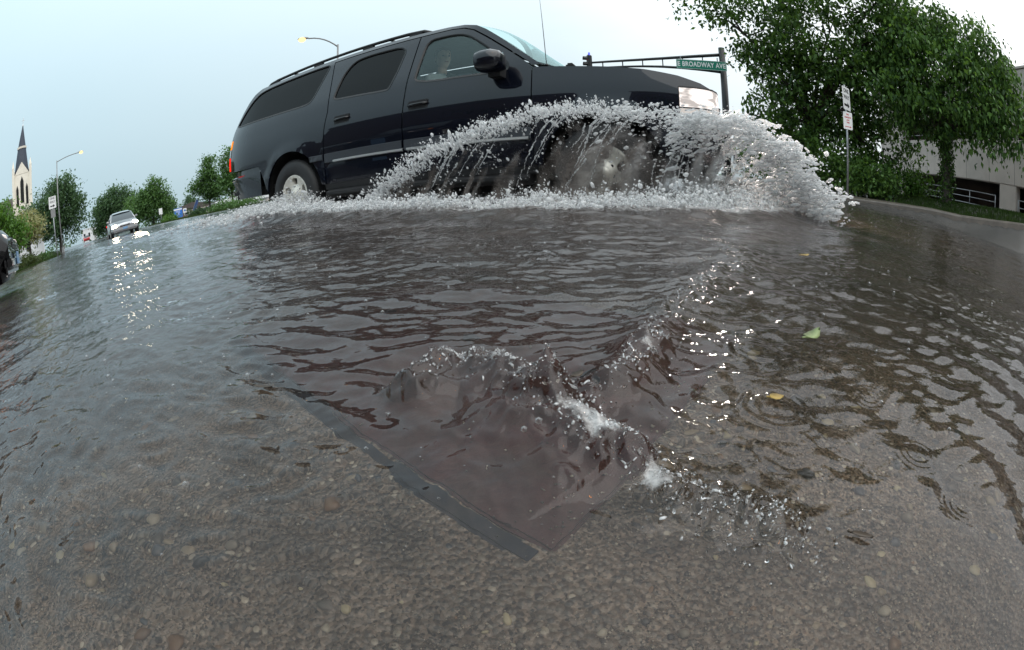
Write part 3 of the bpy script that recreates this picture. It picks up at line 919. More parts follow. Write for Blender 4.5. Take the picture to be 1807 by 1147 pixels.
def leaf_quads(n, rng, pos, size, droop=.3, aspect=.55):
    """n bent four-vertex leaves at pos (n,3)"""
    yaw = rng.uniform(0, 2 * np.pi, n); pit = rng.normal(-droop, .55, n); rol = rng.normal(0, .7, n)
    ax = np.stack([np.cos(yaw) * np.cos(pit), np.sin(yaw) * np.cos(pit), np.sin(pit)], -1)
    si = np.stack([-np.sin(yaw), np.cos(yaw), np.zeros(n)], -1)
    nn_ = np.cross(ax, si)
    s2 = si * np.cos(rol)[:, None] + nn_ * np.sin(rol)[:, None]
    L = (size * rng.uniform(.65, 1.35, n))[:, None]
    v0 = pos; v1 = pos + ax * L * .45 + s2 * L * aspect * .5; v2 = pos + ax * L; v3 = pos + ax * L * .45 - s2 * L * aspect * .5
    up = np.cross(ax, s2)
    v2 = v2 - np.abs(up) * 0 - np.array([0, 0, 1]) * L * .12
    v = np.stack([v0, v1, v2, v3], 1).reshape(-1, 3)
    f = np.arange(n * 4).reshape(n, 4)
    return v, f

def grass_patch(name, pts_fn, n, h, mat, label):
    rng = np.random.RandomState(sum(map(ord, label)) % 1000)
    P = pts_fn(rng, n)
    yaw = rng.uniform(0, 6.28, n); hh = h * rng.uniform(.5, 1.3, n)
    wv_ = np.stack([np.cos(yaw), np.sin(yaw), 0 * yaw], -1) * .012 * (1 + h * 4)
    ln_ = np.stack([rng.normal(0, .3, n), rng.normal(0, .3, n), np.ones(n)], -1) * hh[:, None]
    v = np.stack([P - wv_, P + wv_, P + ln_], 1).reshape(-1, 3)
    return tag(np_mesh(name, v, np.arange(n * 3).reshape(n, 3), mat), label, None, None, 'stuff')
M['grass'] = leaf_mat('grass_blade', (.016, .032, .008), (.045, .08, .02), .1)
def bank(rng, n):
    p = rng.uniform(50, 92, n); r = kerb_r(p) + 2.4 + rng.uniform(0, 1, n) ** 1.2 * 7
    return np.stack([r * np.sin(np.radians(p)), r * np.cos(np.radians(p)), terrain(r, p) - .01], -1)
grass_patch('grass', bank, 26000, .09, M['grass'], 'short green grass on the bank behind the right pavement')
def verge(rng, n):
    p = rng.uniform(-75, -58.5, n); r = rng.uniform(26, 60, n)
    return np.stack([r * np.sin(np.radians(p)), r * np.cos(np.radians(p)), terrain(r, p) - .01], -1)
grass_patch('grass', verge, 14000, .14, M['grass'], 'grass verge along the left side of the street')
def verge2(rng, n):
    p = rng.uniform(-46, -28, n); r = np.interp(p, (-46, -40, -28), (40, 27, 24)) + rng.uniform(0, 1, n) * 14
    return np.stack([r * np.sin(np.radians(p)), r * np.cos(np.radians(p)), terrain(r, p) - .01], -1)
grass_patch('grass', verge2, 12000, .12, M['grass'], 'grass strip under the young trees behind the SUV')

# ---------------------------------------------------------------- trees
def tree(name, label, base, H, blobs, n_clumps, per, leaf, mat, seed, trunk_r=.12, trunk_h=None, spread=.35, droop=.35, group=None, cat='tree', lean=(0, 0), limbs=9, inner=.35, bark=None):
    """blobs: (cx, cy, cz, rx, ry, rz) relative to base. Trunk, limbs that run to leaf clumps, leaves hung round the twig ends."""
    rng = np.random.RandomState(seed)
    root = empty(name, base)
    tag(root, label, cat, group)
    B = np.array(blobs, float)
    vol = B[:, 3] * B[:, 4] * B[:, 5]; pr = vol ** .8 / (vol ** .8).sum()
    which = rng.choice(len(B), n_clumps, p=pr)
    d = rng.normal(size=(n_clumps, 3)); d /= np.linalg.norm(d, axis=1)[:, None]
    rad = inner + (1 - inner) * rng.rand(n_clumps) ** .45
    rad *= 1 + .16 * rng.normal(size=n_clumps)
    C = B[which, :3] + d * rad[:, None] * B[which, 3:]
    C = C[C[:, 2] > .15 * leaf]
    th = trunk_h or max(.5, B[:, 2].min() * .7)
    # trunk and limbs
    mb = MB()
    top = Vector((lean[0], lean[1], th))
    mb.tube([(0, 0, -.25), (0, 0, .05), tuple(top * .5 + Vector((.05 * trunk_r, .1 * trunk_r, 0))), tuple(top)], [trunk_r * 1.35, trunk_r * 1.1, trunk_r * .9, trunk_r * .75], 9)
    mb.build('trunk', bark or M['bark'], root, smooth=True)
    mb = MB()
    ends = C[rng.choice(len(C), min(limbs * 4, len(C)), replace=False)]
    main = []
    for i in range(limbs):
        e = ends[i]; e = Vector(e)
        mid = top.lerp(e, .45) + Vector((0, 0, .12 * (e - top).length))
        mb.tube([tuple(top - Vector((0, 0, .08 * th * rng.rand()))), tuple(mid), tuple(e)], [trunk_r * .5, trunk_r * .3, trunk_r * .08], 6)
        main.append((mid, e))
    for i in range(limbs, len(ends)):
        e = Vector(ends[i])
        k = min(main, key=lambda q: min((q[0] - e).length, (q[1] - e).length))
        s = k[0].lerp(k[1], .3 + .4 * rng.rand())
        mb.tube([tuple(s), tuple(s.lerp(e, .5) + Vector((0, 0, .06 * (e - s).length))), tuple(e)], [trunk_r * .2, trunk_r * .12, trunk_r * .04], 5)
    mb.build('limbs', bark or M['bark'], root, smooth=True)
    # leaves
    cs = spread * rng.uniform(.5, 1.4, len(C))
    n = len(C) * per
    off = rng.normal(size=(len(C), per, 3)) * cs[:, None, None] * np.array([1, 1, .62])
    off[:, :, 2] -= droop * (np.abs(off[:, :, 0]) + np.abs(off[:, :, 1])) * .45
    P = (C[:, None, :] + off).reshape(-1, 3)
    P = P[P[:, 2] > .02]
    v, f = leaf_quads(len(P), rng, P, leaf, droop)
    o = np_mesh('crown', v, f, mat, root)
    return root

# the two big trees before the car park
gb = gp(38.5, 16.5)
def rel(base, phi, el, D):
    p = pol(phi, D, CAM_H + D * math.tan(R(el)))
    return p - base
def blob(base, phi, el, D, r, rz=None):
    c = rel(base, phi, el, D)
    return (c.x, c.y, c.z, r, r, rz or r)
bl = [blob(gb, 35, 12, 16.5, 1.8), blob(gb, 39, 14, 16.5, 2.4, 2.2), blob(gb, 45, 13, 17, 2.1), blob(gb, 36, 20, 16, 2.3), blob(gb, 44, 21, 16.5, 2.6), blob(gb, 51, 21, 16.5, 2.0),
      blob(gb, 30.0, 21.8, 15.5, 1.2, .9), blob(gb, 25.2, 22.2, 15, .85, .45), blob(gb, 20.6, 21.0, 15, .5, .25), blob(gb, 37, 3.5, 16, 1.5, 1.0), blob(gb, 44.5, 4, 16.5, 1.5, 1.2), blob(gb, 33.5, 5, 16, 1.1, 1.2), blob(gb, 47, 9, 17.5, 1.6, 1.6), blob(gb, 49, 15, 17.5, 1.8, 1.8), blob(gb, 36, 7, 16.5, 1.5, 1.5), blob(gb, 42, 7, 17, 1.8, 1.6), blob(gb, 32, 27, 16, 2.0), blob(gb, 42, 29, 17, 2.6),
      blob(gb, 55, 23, 17, 1.7), blob(gb, 32.2, 15.5, 16, .7, .9)]
tree('maple_tree', 'tall dense dark green tree behind the parking sign, branches reaching over the street name sign', gb, 11, bl, 600, 66, .18, M['leaf_big'], 3, .2, 2.2, .34, .5, limbs=18, inner=.2)
bl = [blob(gb, 21.2, 20.2, 14.6, .55, .35), blob(gb, 26.3, 18.6, 14.8, .6, .4)]
hb = gp(56.9, 15.2)
bl = [blob(hb, 57, 16, 15.2, 1.9, 1.6), blob(hb, 62.5, 16.5, 15, 1.6, 1.5), blob(hb, 52.5, 14.5, 15, 1.5, 1.5), blob(hb, 60, 20.5, 15.4, 1.5, 1.0), blob(hb, 65.2, 13.5, 14.8, .95, 1.0), blob(hb, 63.8, 18.8, 15, .9, .9),
      blob(hb, 57, 11, 15, 1.5, .8), blob(hb, 63, 11.0, 14.8, .9, .6), blob(hb, 52, 10.2, 15, .8, .8), blob(hb, 66.5, 9.8, 14.6, .55, .45), blob(hb, 55.8, 21.5, 15.8, 1.6, .9), blob(hb, 66.0, 17.0, 14.8, .6, .7), blob(hb, 64.8, 21.2, 15, .35, .7), blob(hb, 62.5, 21.5, 15, .35, .8), blob(hb, 51, 18.5, 16, 1.5, 1.4)]
tree('elm_tree', 'green tree with drooping branches and ivy clad trunk standing before the beige car park', hb, 7, bl, 360, 66, .16, M['leaf_big2'], 5, .17, 2.3, .32, .8, lean=(.1, .1), limbs=12, inner=.2)
# ivy up the trunk
rng = np.random.RandomState(8)
n = 1500; zz = rng.rand(n) ** .8 * 2.4; aa = rng.rand(n) * 6.28; rr_ = .17 + .16 * rng.rand(n) * (1.2 - zz / 3)
P = np.stack([hb.x + rr_ * np.cos(aa) + zz * .04, hb.y + rr_ * np.sin(aa) + zz * .04, hb.z + zz], -1)
v, f = leaf_quads(n, rng, P, .10, .6)
iv = np_mesh('ivy_plant', v, f, M['leaf_big']); tag(iv, 'dark ivy wrapped round the trunk of the drooping tree', 'ivy')
def bush(name, label, base, r, h, n, leaf, mat, seed, group=None, cat='bush', elong=(1, 1)):
    return tree(name, label, base, h, [(0, 0, h * .5, r * elong[0], r * elong[1], h * .48), (r * .5 * elong[0], .1, h * .38, r * .6, r * .6, h * .36), (-r * .5 * elong[0], -.1, h * .42, r * .6, r * .6, h * .4)], n, 40, leaf, mat, seed, .03, h * .25, .16 + .1 * r, .3, group, cat, limbs=6)
bush('shrub', 'broad leafy shrub at the foot of the tall tree, right of the parking sign', gp(46.3, 14.6), 1.0, 1.25, 95, .13, M['leaf_big2'], 12)
bush('shrub', 'dark shrub under the tall tree, left of the parking sign post', gp(38.3, 14.8), 1.5, 1.6, 120, .13, M['leaf_big'], 13)
bush('shrub', 'dark shrub left of the tall tree, half hidden by the spray', gp(33.6, 15.3), 1.2, 1.7, 90, .13, M['leaf_big'], 14)
bush('sapling', 'small bright green sapling before the dark opening left of the drooping tree', gp(52.4, 16.6), .55, 1.0, 34, .12, M['leaf_bright'], 15, cat='sapling')
bush('shrub', 'low shrub against the beige wall end by the dark opening', gp(48.5, 17.0), .5, .7, 40, .11, M['leaf_big2'], 16)

# left side of the street
tree('leafy_tree', 'large round dark green tree behind the street lamp on the left', gp(-58.2, 60), 8.5, [(0, 0, 5.2, 3.4, 3.0, 3.2), (2.0, 1.4, 4.2, 2.0, 2.0, 2.6), (-1.4, -1, 4.2, 2.2, 2.0, 2.6), (.6, .4, 7.2, 2.2, 2.0, 1.5)], 420, 34, .34, M['leaf_dark'], 21, .28, 1.8, .6, .3)
tree('leafy_tree', 'bright green tree at the left edge of the picture, in front of the church', gp(-66.6, 33), 4.8, [(0, 0, 3.1, 1.6, 1.5, 1.5), (1.1, .8, 2.3, 1.0, 1.0, 1.1), (-1.0, -.4, 3.0, 1.1, 1, 1.3)], 210, 30, .22, M['leaf_bright'], 22, .12, 1.2, .38, .3)
tree('blossom_tree', 'small tree covered in cream blossom below the church tower', gp(-62.7, 44), 4.3, [(0, 0, 3.1, 1.5, 1.4, 1.2), (.9, .5, 2.5, 1.0, 1.0, 1.0), (-.9, -.4, 2.4, 1.1, 1.0, 1.1)], 170, 30, .24, M['leaf_cream'], 23, .12, 1.2, .36, .3)
tree('leafy_tree', 'dark green treetop in front of the church tower, behind the cream blossom', gp(-62.6, 62), 6.6, [(0, 0, 4.6, 1.8, 1.6, 2.0)], 90, 30, .32, M['leaf_dark'], 24, .15, 1.8, .5, .3)
bush('hedge', 'low trimmed brown green hedge along the left verge', gp(-64.0, 31.5), 1.7, .75, 110, .14, M['leaf_hedge'], 25, cat='hedge', elong=(1.0, .5))
bush('shrub', 'small green shrub at the right end of the low hedge', gp(-61.1, 34), .6, .6, 26, .14, M['leaf_far'], 26)
tree('leafy_tree', 'wide dark green tree far down the street, left of the street lamp with orange light', gp(-50.3, 98), 9.6, [(0, 0, 5.8, 3.6, 3.4, 3.6), (2.4, 1.8, 5.2, 2.6, 2.4, 3.2), (-2.4, -1.8, 4.6, 2.2, 2.2, 3.4), (-3.2, -2.2, 2.6, 1.4, 1.4, 2.0)], 460, 30, .48, M['leaf_dark'], 27, .35, 1.5, .8, .3)
tree('leafy_tree', 'pointed green tree behind the silver car, left of the white sign', gp(-45.2, 60), 6.2, [(0, 0, 2.8, 1.9, 1.8, 2.2), (.4, .3, 4.8, 1.0, 1.0, 1.5), (1.2, 1.2, 2.3, 1.3, 1.3, 1.7), (-.9, -.9, 2.8, 1.2, 1.2, 1.6)], 330, 30, .30, M['leaf_far'], 28, .16, 1.0, .5, .3)
tree('leafy_tree', 'rounded green tree between the wide dark tree and the pointed tree', gp(-47.7, 82), 5.8, [(0, 0, 3.4, 2.0, 1.9, 2.3)], 130, 28, .4, M['leaf_far'], 29, .16, 1.0, .55, .3)
tree('leafy_tree', 'small far green tree left of the blue sign', gp(-42.9, 80), 3.8, [(0, 0, 2.1, 1.2, 1.2, 1.6)], 70, 26, .36, M['leaf_dark'], 30, .12, .8, .45, .3)
tree('leafy_tree', 'small far green tree behind the brown house', gp(-40.2, 96), 4.2, [(0, 0, 2.8, 1.3, 1.3, 1.5)], 70, 26, .42, M['leaf_dark'], 31, .12, .8, .45, .3)
tree('street_tree', 'slender green street tree left of the SUV rear, beside the navy banner', gp(-37.6, 40), 5, [(0, 0, 2.7, .95, .9, 1.5), (0.1, 0, 4.1, .5, .5, .9), (-.9, -.7, 2.4, .6, .6, .7), (.7, .5, 2.1, .8, .8, 1.0)], 230, 30, .2, M['leaf_far'], 32, .1, 1.1, .28, .3)
tree('street_tree', 'green street tree partly hidden by the tail of the SUV', gp(-34.6, 37), 5, [(0, 0, 2.4, .9, .9, 1.3), (-.2, 0, 4.0, .6, .6, 1.1), (.5, .4, 3.0, .7, .7, 1.1)], 200, 30, .2, M['leaf_far'], 33, .1, 1.0, .28, .3)
bush('hedge', 'long low green hedge in front of the white pickup trucks', gp(-34.6, 34), 2.0, .62, 130, .15, M['leaf_far'], 34, cat='hedge', elong=(1.0, .45))
bush('shrub', 'yellow green shrub below the blue sign', gp(-43.0, 42), .75, .55, 34, .16, M['leaf_bright'], 35)
bush('shrub', 'dark green shrub at the foot of the navy banner', gp(-39.3, 41), .8, .7, 40, .16, M['leaf_dark'], 36)

# ---------------------------------------------------------------- car park building on the right
P1 = Vector((21.4, 18.1, 0)); P2 = Vector((18.2, 8.2, 0))
fd_ = (P2 - P1).normalized()              # along the facade towards the camera's right
fn_ = Vector((fd_.y, -fd_.x, 0)); 
if fn_.dot(-P1) < 0: fn_ = -fn_           # outward, towards the street
root = empty('parking_garage', P1)
tag(root, 'beige concrete parking garage with dark open storeys and grey railings', 'parking garage')
def fbox(mb, s0, s1, d0, d1, z0, z1, bevel=.01):
    c = fd_ * ((s0 + s1) / 2) + fn_ * ((d0 + d1) / 2) + Vector((0, 0, (z0 + z1) / 2))
    rz = math.atan2(fd_.y, fd_.x)
    mb.box(c, (s1 - s0, abs(d1 - d0), z1 - z0), rz, bevel)
LEN = 30.0
S0 = -1.6
mb = MB(); fbox(mb, S0, LEN, -.35, 0, 2.0, 3.75, .03); mb.build('spandrel', M['concrete_bldg'], root)
mb = MB(); fbox(mb, S0, LEN, -.35, 0, 4.82, 6.45, .03); mb.build('parapet', M['concrete_bldg'], root)
mb = MB(); fbox(mb, S0, LEN, -.36, .04, 6.452, 6.55, .01); mb.build('coping', M['concrete_bldg'], root)
mb = MB(); fbox(mb, S0, LEN, -.35, -.02, -.6, .72, .02); mb.build('plinth', M['concrete_bldg'], root)
mb = MB(); fbox(mb, S0 + .02, LEN, -12, -.36, 3.3, 3.7, 0); mb.build('deck', M['concrete_bldg'], root)
mb = MB(); fbox(mb, S0 + .02, LEN, -12, -.36, .2, .55, 0); mb.build('deck', M['concrete_bldg'], root)
mb = MB(); fbox(mb, S0 + .02, LEN, -12, -.36, 6.1, 6.4, 0); mb.build('roof_deck', M['concrete_bldg'], root)
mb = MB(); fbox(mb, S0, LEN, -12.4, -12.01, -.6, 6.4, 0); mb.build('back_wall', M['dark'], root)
mb = MB(); fbox(mb, S0 - .3, S0 - .003, -12.4, -.01, -.6, 6.55, .02); mb.build('end_wall', M['concrete_bldg'], root)
for (a_, b_) in ((S0, .9), (9.75, 10.9), (19.6, 20.8)):
    mb = MB(); fbox(mb, a_, b_, -.34, -.004, .722, 1.998, .02); mb.build('pier', M['concrete_bldg'], root)
for (a_, b_) in ((S0, .9), (9.9, 10.9), (19.6, 20.8)):
    mb = MB(); fbox(mb, a_, b_, -.34, -.004, 3.752, 4.818, .02); mb.build('pier', M['concrete_bldg'], root)
for k in range(16):
    s = S0 + 1.6 + k * 1.8
    for (z0, z1) in ((2.02, 3.73), (4.84, 6.43)):
        mb = MB(); fbox(mb, s - .008, s + .008, -.01, .002, z0, z1, 0); mb.build('panel_joint', M['trim_black'], root)
def railing(s0, s1, zb, nb, np_):
    for i in range(nb):
        z = zb + .22 + i * .27
        p0 = fd_ * s0 + fn_ * .03 + Vector((0, 0, z)); p1 = fd_ * s1 + fn_ * .03 + Vector((0, 0, z))
        MB().tube([p0, p1], .018, 8).build('rail', M['steel'], root, smooth=True)
    for i in range(np_):
        s = s0 + (s1 - s0) * i / (np_ - 1)
        p0 = fd_ * s + fn_ * .03 + Vector((0, 0, zb - .1))
        MB().tube([p0, p0 + Vector((0, 0, .1 + .22 + .27 * (nb - 1)))], .02, 8).build('rail_post', M['steel'], root, smooth=True)
railing(3.6, 9.5, .74, 3, 4)
railing(11.1, 19.4, .74, 3, 5)
railing(1.1, 9.8, 3.75, 1, 4)
for k in range(3):                                # pale steel bars under the deck inside
    mb = MB(); fbox(mb, 5 + 5 * k, 5.1 + 5 * k, -9, -3, 3.18, 3.28, 0); mb.build('ceiling_bar', M['steel'], root)

# ---------------------------------------------------------------- street furniture
def cyl_sign_post(root, h, r, mat):
    MB().tube([(0, 0, -.2), (0, 0, h)], r, 8).build('post', mat, root, smooth=True)
def plate(name, w, h, th, mat, parent, M4, corner=.03):
    pts = []
    for cx, cy, a0 in ((w / 2 - corner, h / 2 - corner, 0), (-w / 2 + corner, h / 2 - corner, 90), (-w / 2 + corner, -h / 2 + corner, 180), (w / 2 - corner, -h / 2 + corner, 270)):
        for k in range(5):
            q = R(a0 + 22.5 * k); pts.append((cx + corner * math.cos(q), cy + corner * math.sin(q)))
    mb = MB(); mb.prism(pts, (0, 0, th), (0, 0, -th / 2), (1, 0, 0), (0, 1, 0))
    o = mb.build(name, mat, parent); o.matrix_local = M4
    return o
def face_to(yaw_dir, pos):
    """local frame: +x right, +y up, +z out of the face along yaw_dir (world xy direction)"""
    z = Vector((yaw_dir[0], yaw_dir[1], 0)).normalized(); y = Vector((0, 0, 1)); x = y.cross(z)
    m_ = Matrix((x, y, z)).transposed().to_4x4(); m_.translation = Vector(pos)
    return m_
def shift(m4, dx, dy, dz): return m4 @ Matrix.Translation((dx, dy, dz))

# parking sign, right
b_ = gp(43.35, 12.3); root = empty('parking_sign', b_)
tag(root, 'grey post with a white red-lettered no parking sign below an edge-on one way sign', 'road sign')
MB().tube([(0, 0, -.2), (0, 0, 2.95)], .03, 8).build('post', M['steel'], root, smooth=True)
tocam = -b_.xy.normalized()
def rot2(v, deg): c, s = math.cos(R(deg)), math.sin(R(deg)); return Vector((v[0] * c - v[1] * s, v[0] * s + v[1] * c))
f1 = face_to(rot2(tocam, 32), (0, 0, 0))
m1 = f1.copy(); m1.translation = f1 @ Vector((.02, 0, .036)) + Vector((0, 0, 1.99))
pl = plate('sign_plate', .30, .46, .004, M['sign_white'], root, m1)
for (txt, sz, yy, mt) in (('NO', .062, .165, 'sign_red'), ('PARKING', .056, .085, 'sign_red'), ('ANY', .052, .012, 'sign_red'), ('TIME', .052, -.052, 'sign_red')):
    text_obj('lettering', txt, sz, M[mt], pl, Matrix.Translation((0, yy, .0025)), sx=.92, bold=.0015)
mb = MB(); mb.prism([(-.10, -.008), (.06, -.008), (.06, -.025), (.11, 0), (.06, .025), (.06, .008), (-.10, .008)], (0, 0, .002), (0, -.16, .002), (1, 0, 0), (0, 1, 0)); mb.build('arrow', M['sign_red'], pl)
f2 = face_to(rot2(tocam, 62), (0, 0, 0))
m2 = f2.copy(); m2.translation = f2 @ Vector((.0, 0, .04)) + Vector((0, 0, 2.58))
pl = plate('one_way_plate', .42, .62, .004, M['sign_white'], root, m2)
text_obj('lettering', 'ONE', .15, M['sign_black'], pl, Matrix.Translation((0, .2, .0025)), sx=.9, bold=.003)
text_obj('lettering', 'WAY', .15, M['sign_black'], pl, Matrix.Translation((0, .03, .0025)), sx=.9, bold=.003)
ARROW = [(-.15, -.03), (.04, -.03), (.04, -.08), (.16, 0), (.04, .08), (.04, .03), (-.15, .03)]
mb = MB(); mb.prism(ARROW, (0, 0, .002), (0, -.18, .002), (1, 0, 0), (0, 1, 0)); mb.build('arrow', M['sign_black'], pl)

# one way sign, left
b_ = gp(-58.85, 26); root = empty('one_way_sign', b_)
tag(root, 'white one way sign with black arrow on a thin post left of the street lamp', 'road sign')
MB().tube([(0, 0, -.3), (0, 0, 3.1)], .035, 8).build('post', M['steel'], root, smooth=True)
tocam = -b_.xy.normalized()
m1 = face_to(rot2(tocam, 0), (0, 0, 2.92)); m1.translation += Vector((tocam.x, tocam.y, 0)) * .045
pl = plate('sign_plate', .47, .62, .005, M['sign_white'], root, m1)
text_obj('lettering', 'ONE', .17, M['sign_black'], pl, Matrix.Translation((0, .2, .003)), sx=.9, bold=.002)
text_obj('lettering', 'WAY', .17, M['sign_black'], pl, Matrix.Translation((0, .02, .003)), sx=.9, bold=.002)
mb = MB(); mb.prism(ARROW, (0, 0, .003), (0, -.18, .003), (1, 0, 0), (0, 1, 0)); mb.build('arrow', M['sign_black'], pl)
m1 = face_to(rot2(tocam, 0), (0, 0, 2.36)); m1.translation += Vector((tocam.x, tocam.y, 0)) * .045
plate('small_plate', .30, .42, .005, M['pole_grey'], root, m1)

def street_lamp(label, base, h, arm_dir, arm_len, lit, group='street lamps along the street', r=.085, rise=.35, glow='lamp_sodium'):
    root = empty('street_lamp', base)
    tag(root, label, 'street lamp', group)
    MB().tube([(0, 0, -.3), (0, 0, h * .5), (0, 0, h)], [r, r * .8, r * .62], 10).build('post', M['pole_grey'], root, smooth=True)
    mb = MB(); mb.lathe([(0, .5), (r * 1.5, .5), (r * 1.9, 0), (r * 1.9, -.3)], (0, 0, 0), (0, 0, 1), 12); mb.build('base', M['pole_grey'], root)
    d = Vector((arm_dir[0], arm_dir[1], 0)).normalized()
    pts = [Vector((0, 0, h - .15)) + d * (arm_len * t) + Vector((0, 0, rise * (1 - (1 - t) ** 2.2))) for t in (0, .12, .28, .45, .62, .8, 1)]
    MB().tube(pts, [r * .5] * 7, 8).build('arm', M['pole_grey'], root, smooth=True)
    e = pts[-1]
    ax = d; sd = Vector((-d.y, d.x, 0))
    mb = MB()
    rings = []
    for t, w, hh in ((-.02, .05, .05), (.1, .10, .09), (.35, .15, .11), (.55, .12, .07), (.62, .03, .02)):
        c = e + ax * t + Vector((0, 0, .02))
        rings.append([c + sd * (w * math.cos(a)) + Vector((0, 0, hh * max(math.sin(a), -.25))) for a in [k * math.pi / 5 for k in range(10)]])
    mb.loft(rings); hd = mb.build('lamp_head', M['pole_grey'], root, smooth=True)
    mb = MB(); mb.ball((0, 0, 0), 1, 10, 6); ln_ = mb.build('lens', M[glow] if lit else M['sign_white'], hd, smooth=True)
    ln_.location = e + ax * .36 + Vector((0, 0, -.035)); ln_.scale = (.23, .23, .15)
    return root
streetd = Vector((math.sin(R(-54.8)), math.cos(R(-54.8)), 0))
perp = Vector((streetd.y, -streetd.x, 0))                   # to the right across the street
street_lamp('tall grey street lamp at the left edge, lit, its arm reaching over the street', gp(-58.0, 49), 8.95, perp, 2.6, True)
street_lamp('unlit street lamp whose pale arm shows right behind the tall left lamp post', gp(-57.75, 84), 8.7, perp, 2.6, False)
street_lamp('far street lamp with an orange light among the trees behind the silver car', gp(-47.75, 112), 8.0, -perp, 2.8, True, rise=.5)
lb = gp(-20.6, 26)
street_lamp('street lamp rising behind the SUV roof with a glaring light', lb, 8.75, pol(-24.66, 26).xy - lb.xy, 1.75, True, rise=.75)
street_lamp('street lamp on the near corner behind the viewer, its orange light glinting on the water', gp(122, 7.5), 8.8, Vector((-1, .3, 0)), 2.4, True, glow='lamp_sodium_near')

# signal mast with street name sign
mp_ = gp(27.7, 21.2); mp_.z = 0.1
root = empty('signal_mast', mp_)
tag(root, 'black traffic signal mast with a double tube arm over the far side of the crossing', 'signal mast')
MB().tube([(0, 0, -.3), (0, 0, 3), (0, 0, 6.35)], [.19, .17, .15], 14).build('pole', M['pole_black'], root, smooth=True)
mb = MB(); mb.lathe([(0, .35), (.28, .35), (.3, 0), (.3, -.2)], (0, 0, 0), (0, 0, 1), 14); mb.build('base', M['pole_black'], root)
arm_end = pol(10.9, 21.5, 0) - Vector((mp_.x, mp_.y, 0)); ad_ = arm_end.normalized(); al = arm_end.length
zt0, zt1, zb0, zb1 = 6.0, 5.50, 5.12, 5.20
up_pts = [ad_ * (al * t) + Vector((0, 0, zt0 + (zt1 - zt0) * t ** 1.0 - .10 * math.sin(math.pi * t))) for t in (0, .15, .3, .45, .6, .75, .9, 1.0)]
lo_pts = [ad_ * (al * t) + Vector((0, 0, zb0 + (zb1 - zb0) * t + .10 * math.sin(math.pi * t))) for t in (0, .15, .3, .45, .6, .75, .9, .97)]
MB().tube(up_pts, [.085, .08, .075, .07, .065, .06, .055, .05], 10).build('upper_tube', M['pole_black'], root, smooth=True)
MB().tube(lo_pts, [.075, .07, .065, .06, .055, .05, .05, .045], 10).build('lower_tube', M['pole_black'], root, smooth=True)
for i in (1, 2, 3, 4, 5, 6):
    MB().tube([lo_pts[i], up_pts[i]], .028, 8).build('strut', M['pole_black'], root, smooth=True)
# signal head seen from the side
sh = Vector((mp_.x, mp_.y, 0)) + ad_ * (al + .08); sh.z = 5.35
root2 = empty('traffic_signal', sh)
tag(root2, 'black traffic signal head at the mast arm end with a small blue beacon', 'traffic signal')
fdir = rot2((-sh.xy).normalized(), -75)
ms = face_to(fdir, (0, 0, 0))
mb = MB(); mb.box((0, .18, 0), (.34, .98, .05), bevel=.02); o = mb.build('backplate', M['trim_black'], root2); o.matrix_local = ms
mb = MB(); mb.box((0, .18, -.10), (.27, .92, .16), bevel=.03); o = mb.build('housing', M['pole_black'], root2); o.matrix_local = ms
for k, (mt) in enumerate(('sign_red', 'dark', 'dark')):
    mb = MB(); mb.lathe([(.0, .03), (.10, .028), (.105, .0)], (0, .47 - .29 * k, 0), (0, 0, 1), 16); o = mb.build('lens', M[mt], root2, smooth=True); o.matrix_local = ms
    mb = MB()
    arc = [(math.cos(a), math.sin(a)) for a in [R(-20 + 220 * i / 10) for i in range(11)]]
    mb.loft([[(.125 * c, .47 - .29 * k + .125 * s, .02) for c, s in arc], [(.122 * c, .47 - .29 * k + .122 * s, .22) for c, s in arc]], closed=False)
    o = mb.build('visor', M['pole_black'], root2); o.matrix_local = ms
    sol = o.modifiers.new('thick', 'SOLIDIFY'); sol.thickness = .006
M['beacon_blue'] = emitter('beacon_blue', (.12, .15, 1.0), 1.2)
mb = MB(); mb.lathe([(.0, .14), (.04, .12), (.05, .0)], (0, .68, -.08), (0, 1, 0), 12); o = mb.build('beacon', M['beacon_blue'], root2, smooth=True); o.matrix_local = ms
# street name sign hung on the arm
sc_ = pol(25.0, 20.75, 5.43)
root3 = empty('street_name_sign', sc_)
tag(root3, 'green street name sign reading E BROADWAY AVE hung on the signal mast arm', 'street sign')
mm_ = face_to(rot2((-sc_.xy).normalized(), 4), (0, 0, 0))
pl = plate('sign_plate', 2.32, .46, .012, M['sign_green'], root3, mm_, .04)
for (w_, h_, cx_, cy_) in ((2.26, .012, 0, .212), (2.26, .012, 0, -.212), (.012, .41, -1.124, 0), (.012, .41, 1.124, 0)):
    mb = MB(); mb.box((cx_, cy_, .0075), (w_, h_, .003)); mb.build('border', M['sign_white'], pl)
text_obj('lettering', 'E BROADWAY AVE', .33, M['sign_white'], pl, Matrix.Translation((0, .0, .0065)), sx=.74, bold=.009, space=1.08)
for xx in (-.95, .75):
    mb = MB(); mb.box((xx, .08, -.035), (.05, .66, .03), bevel=.006); mb.build('bracket', M['steel'], pl)

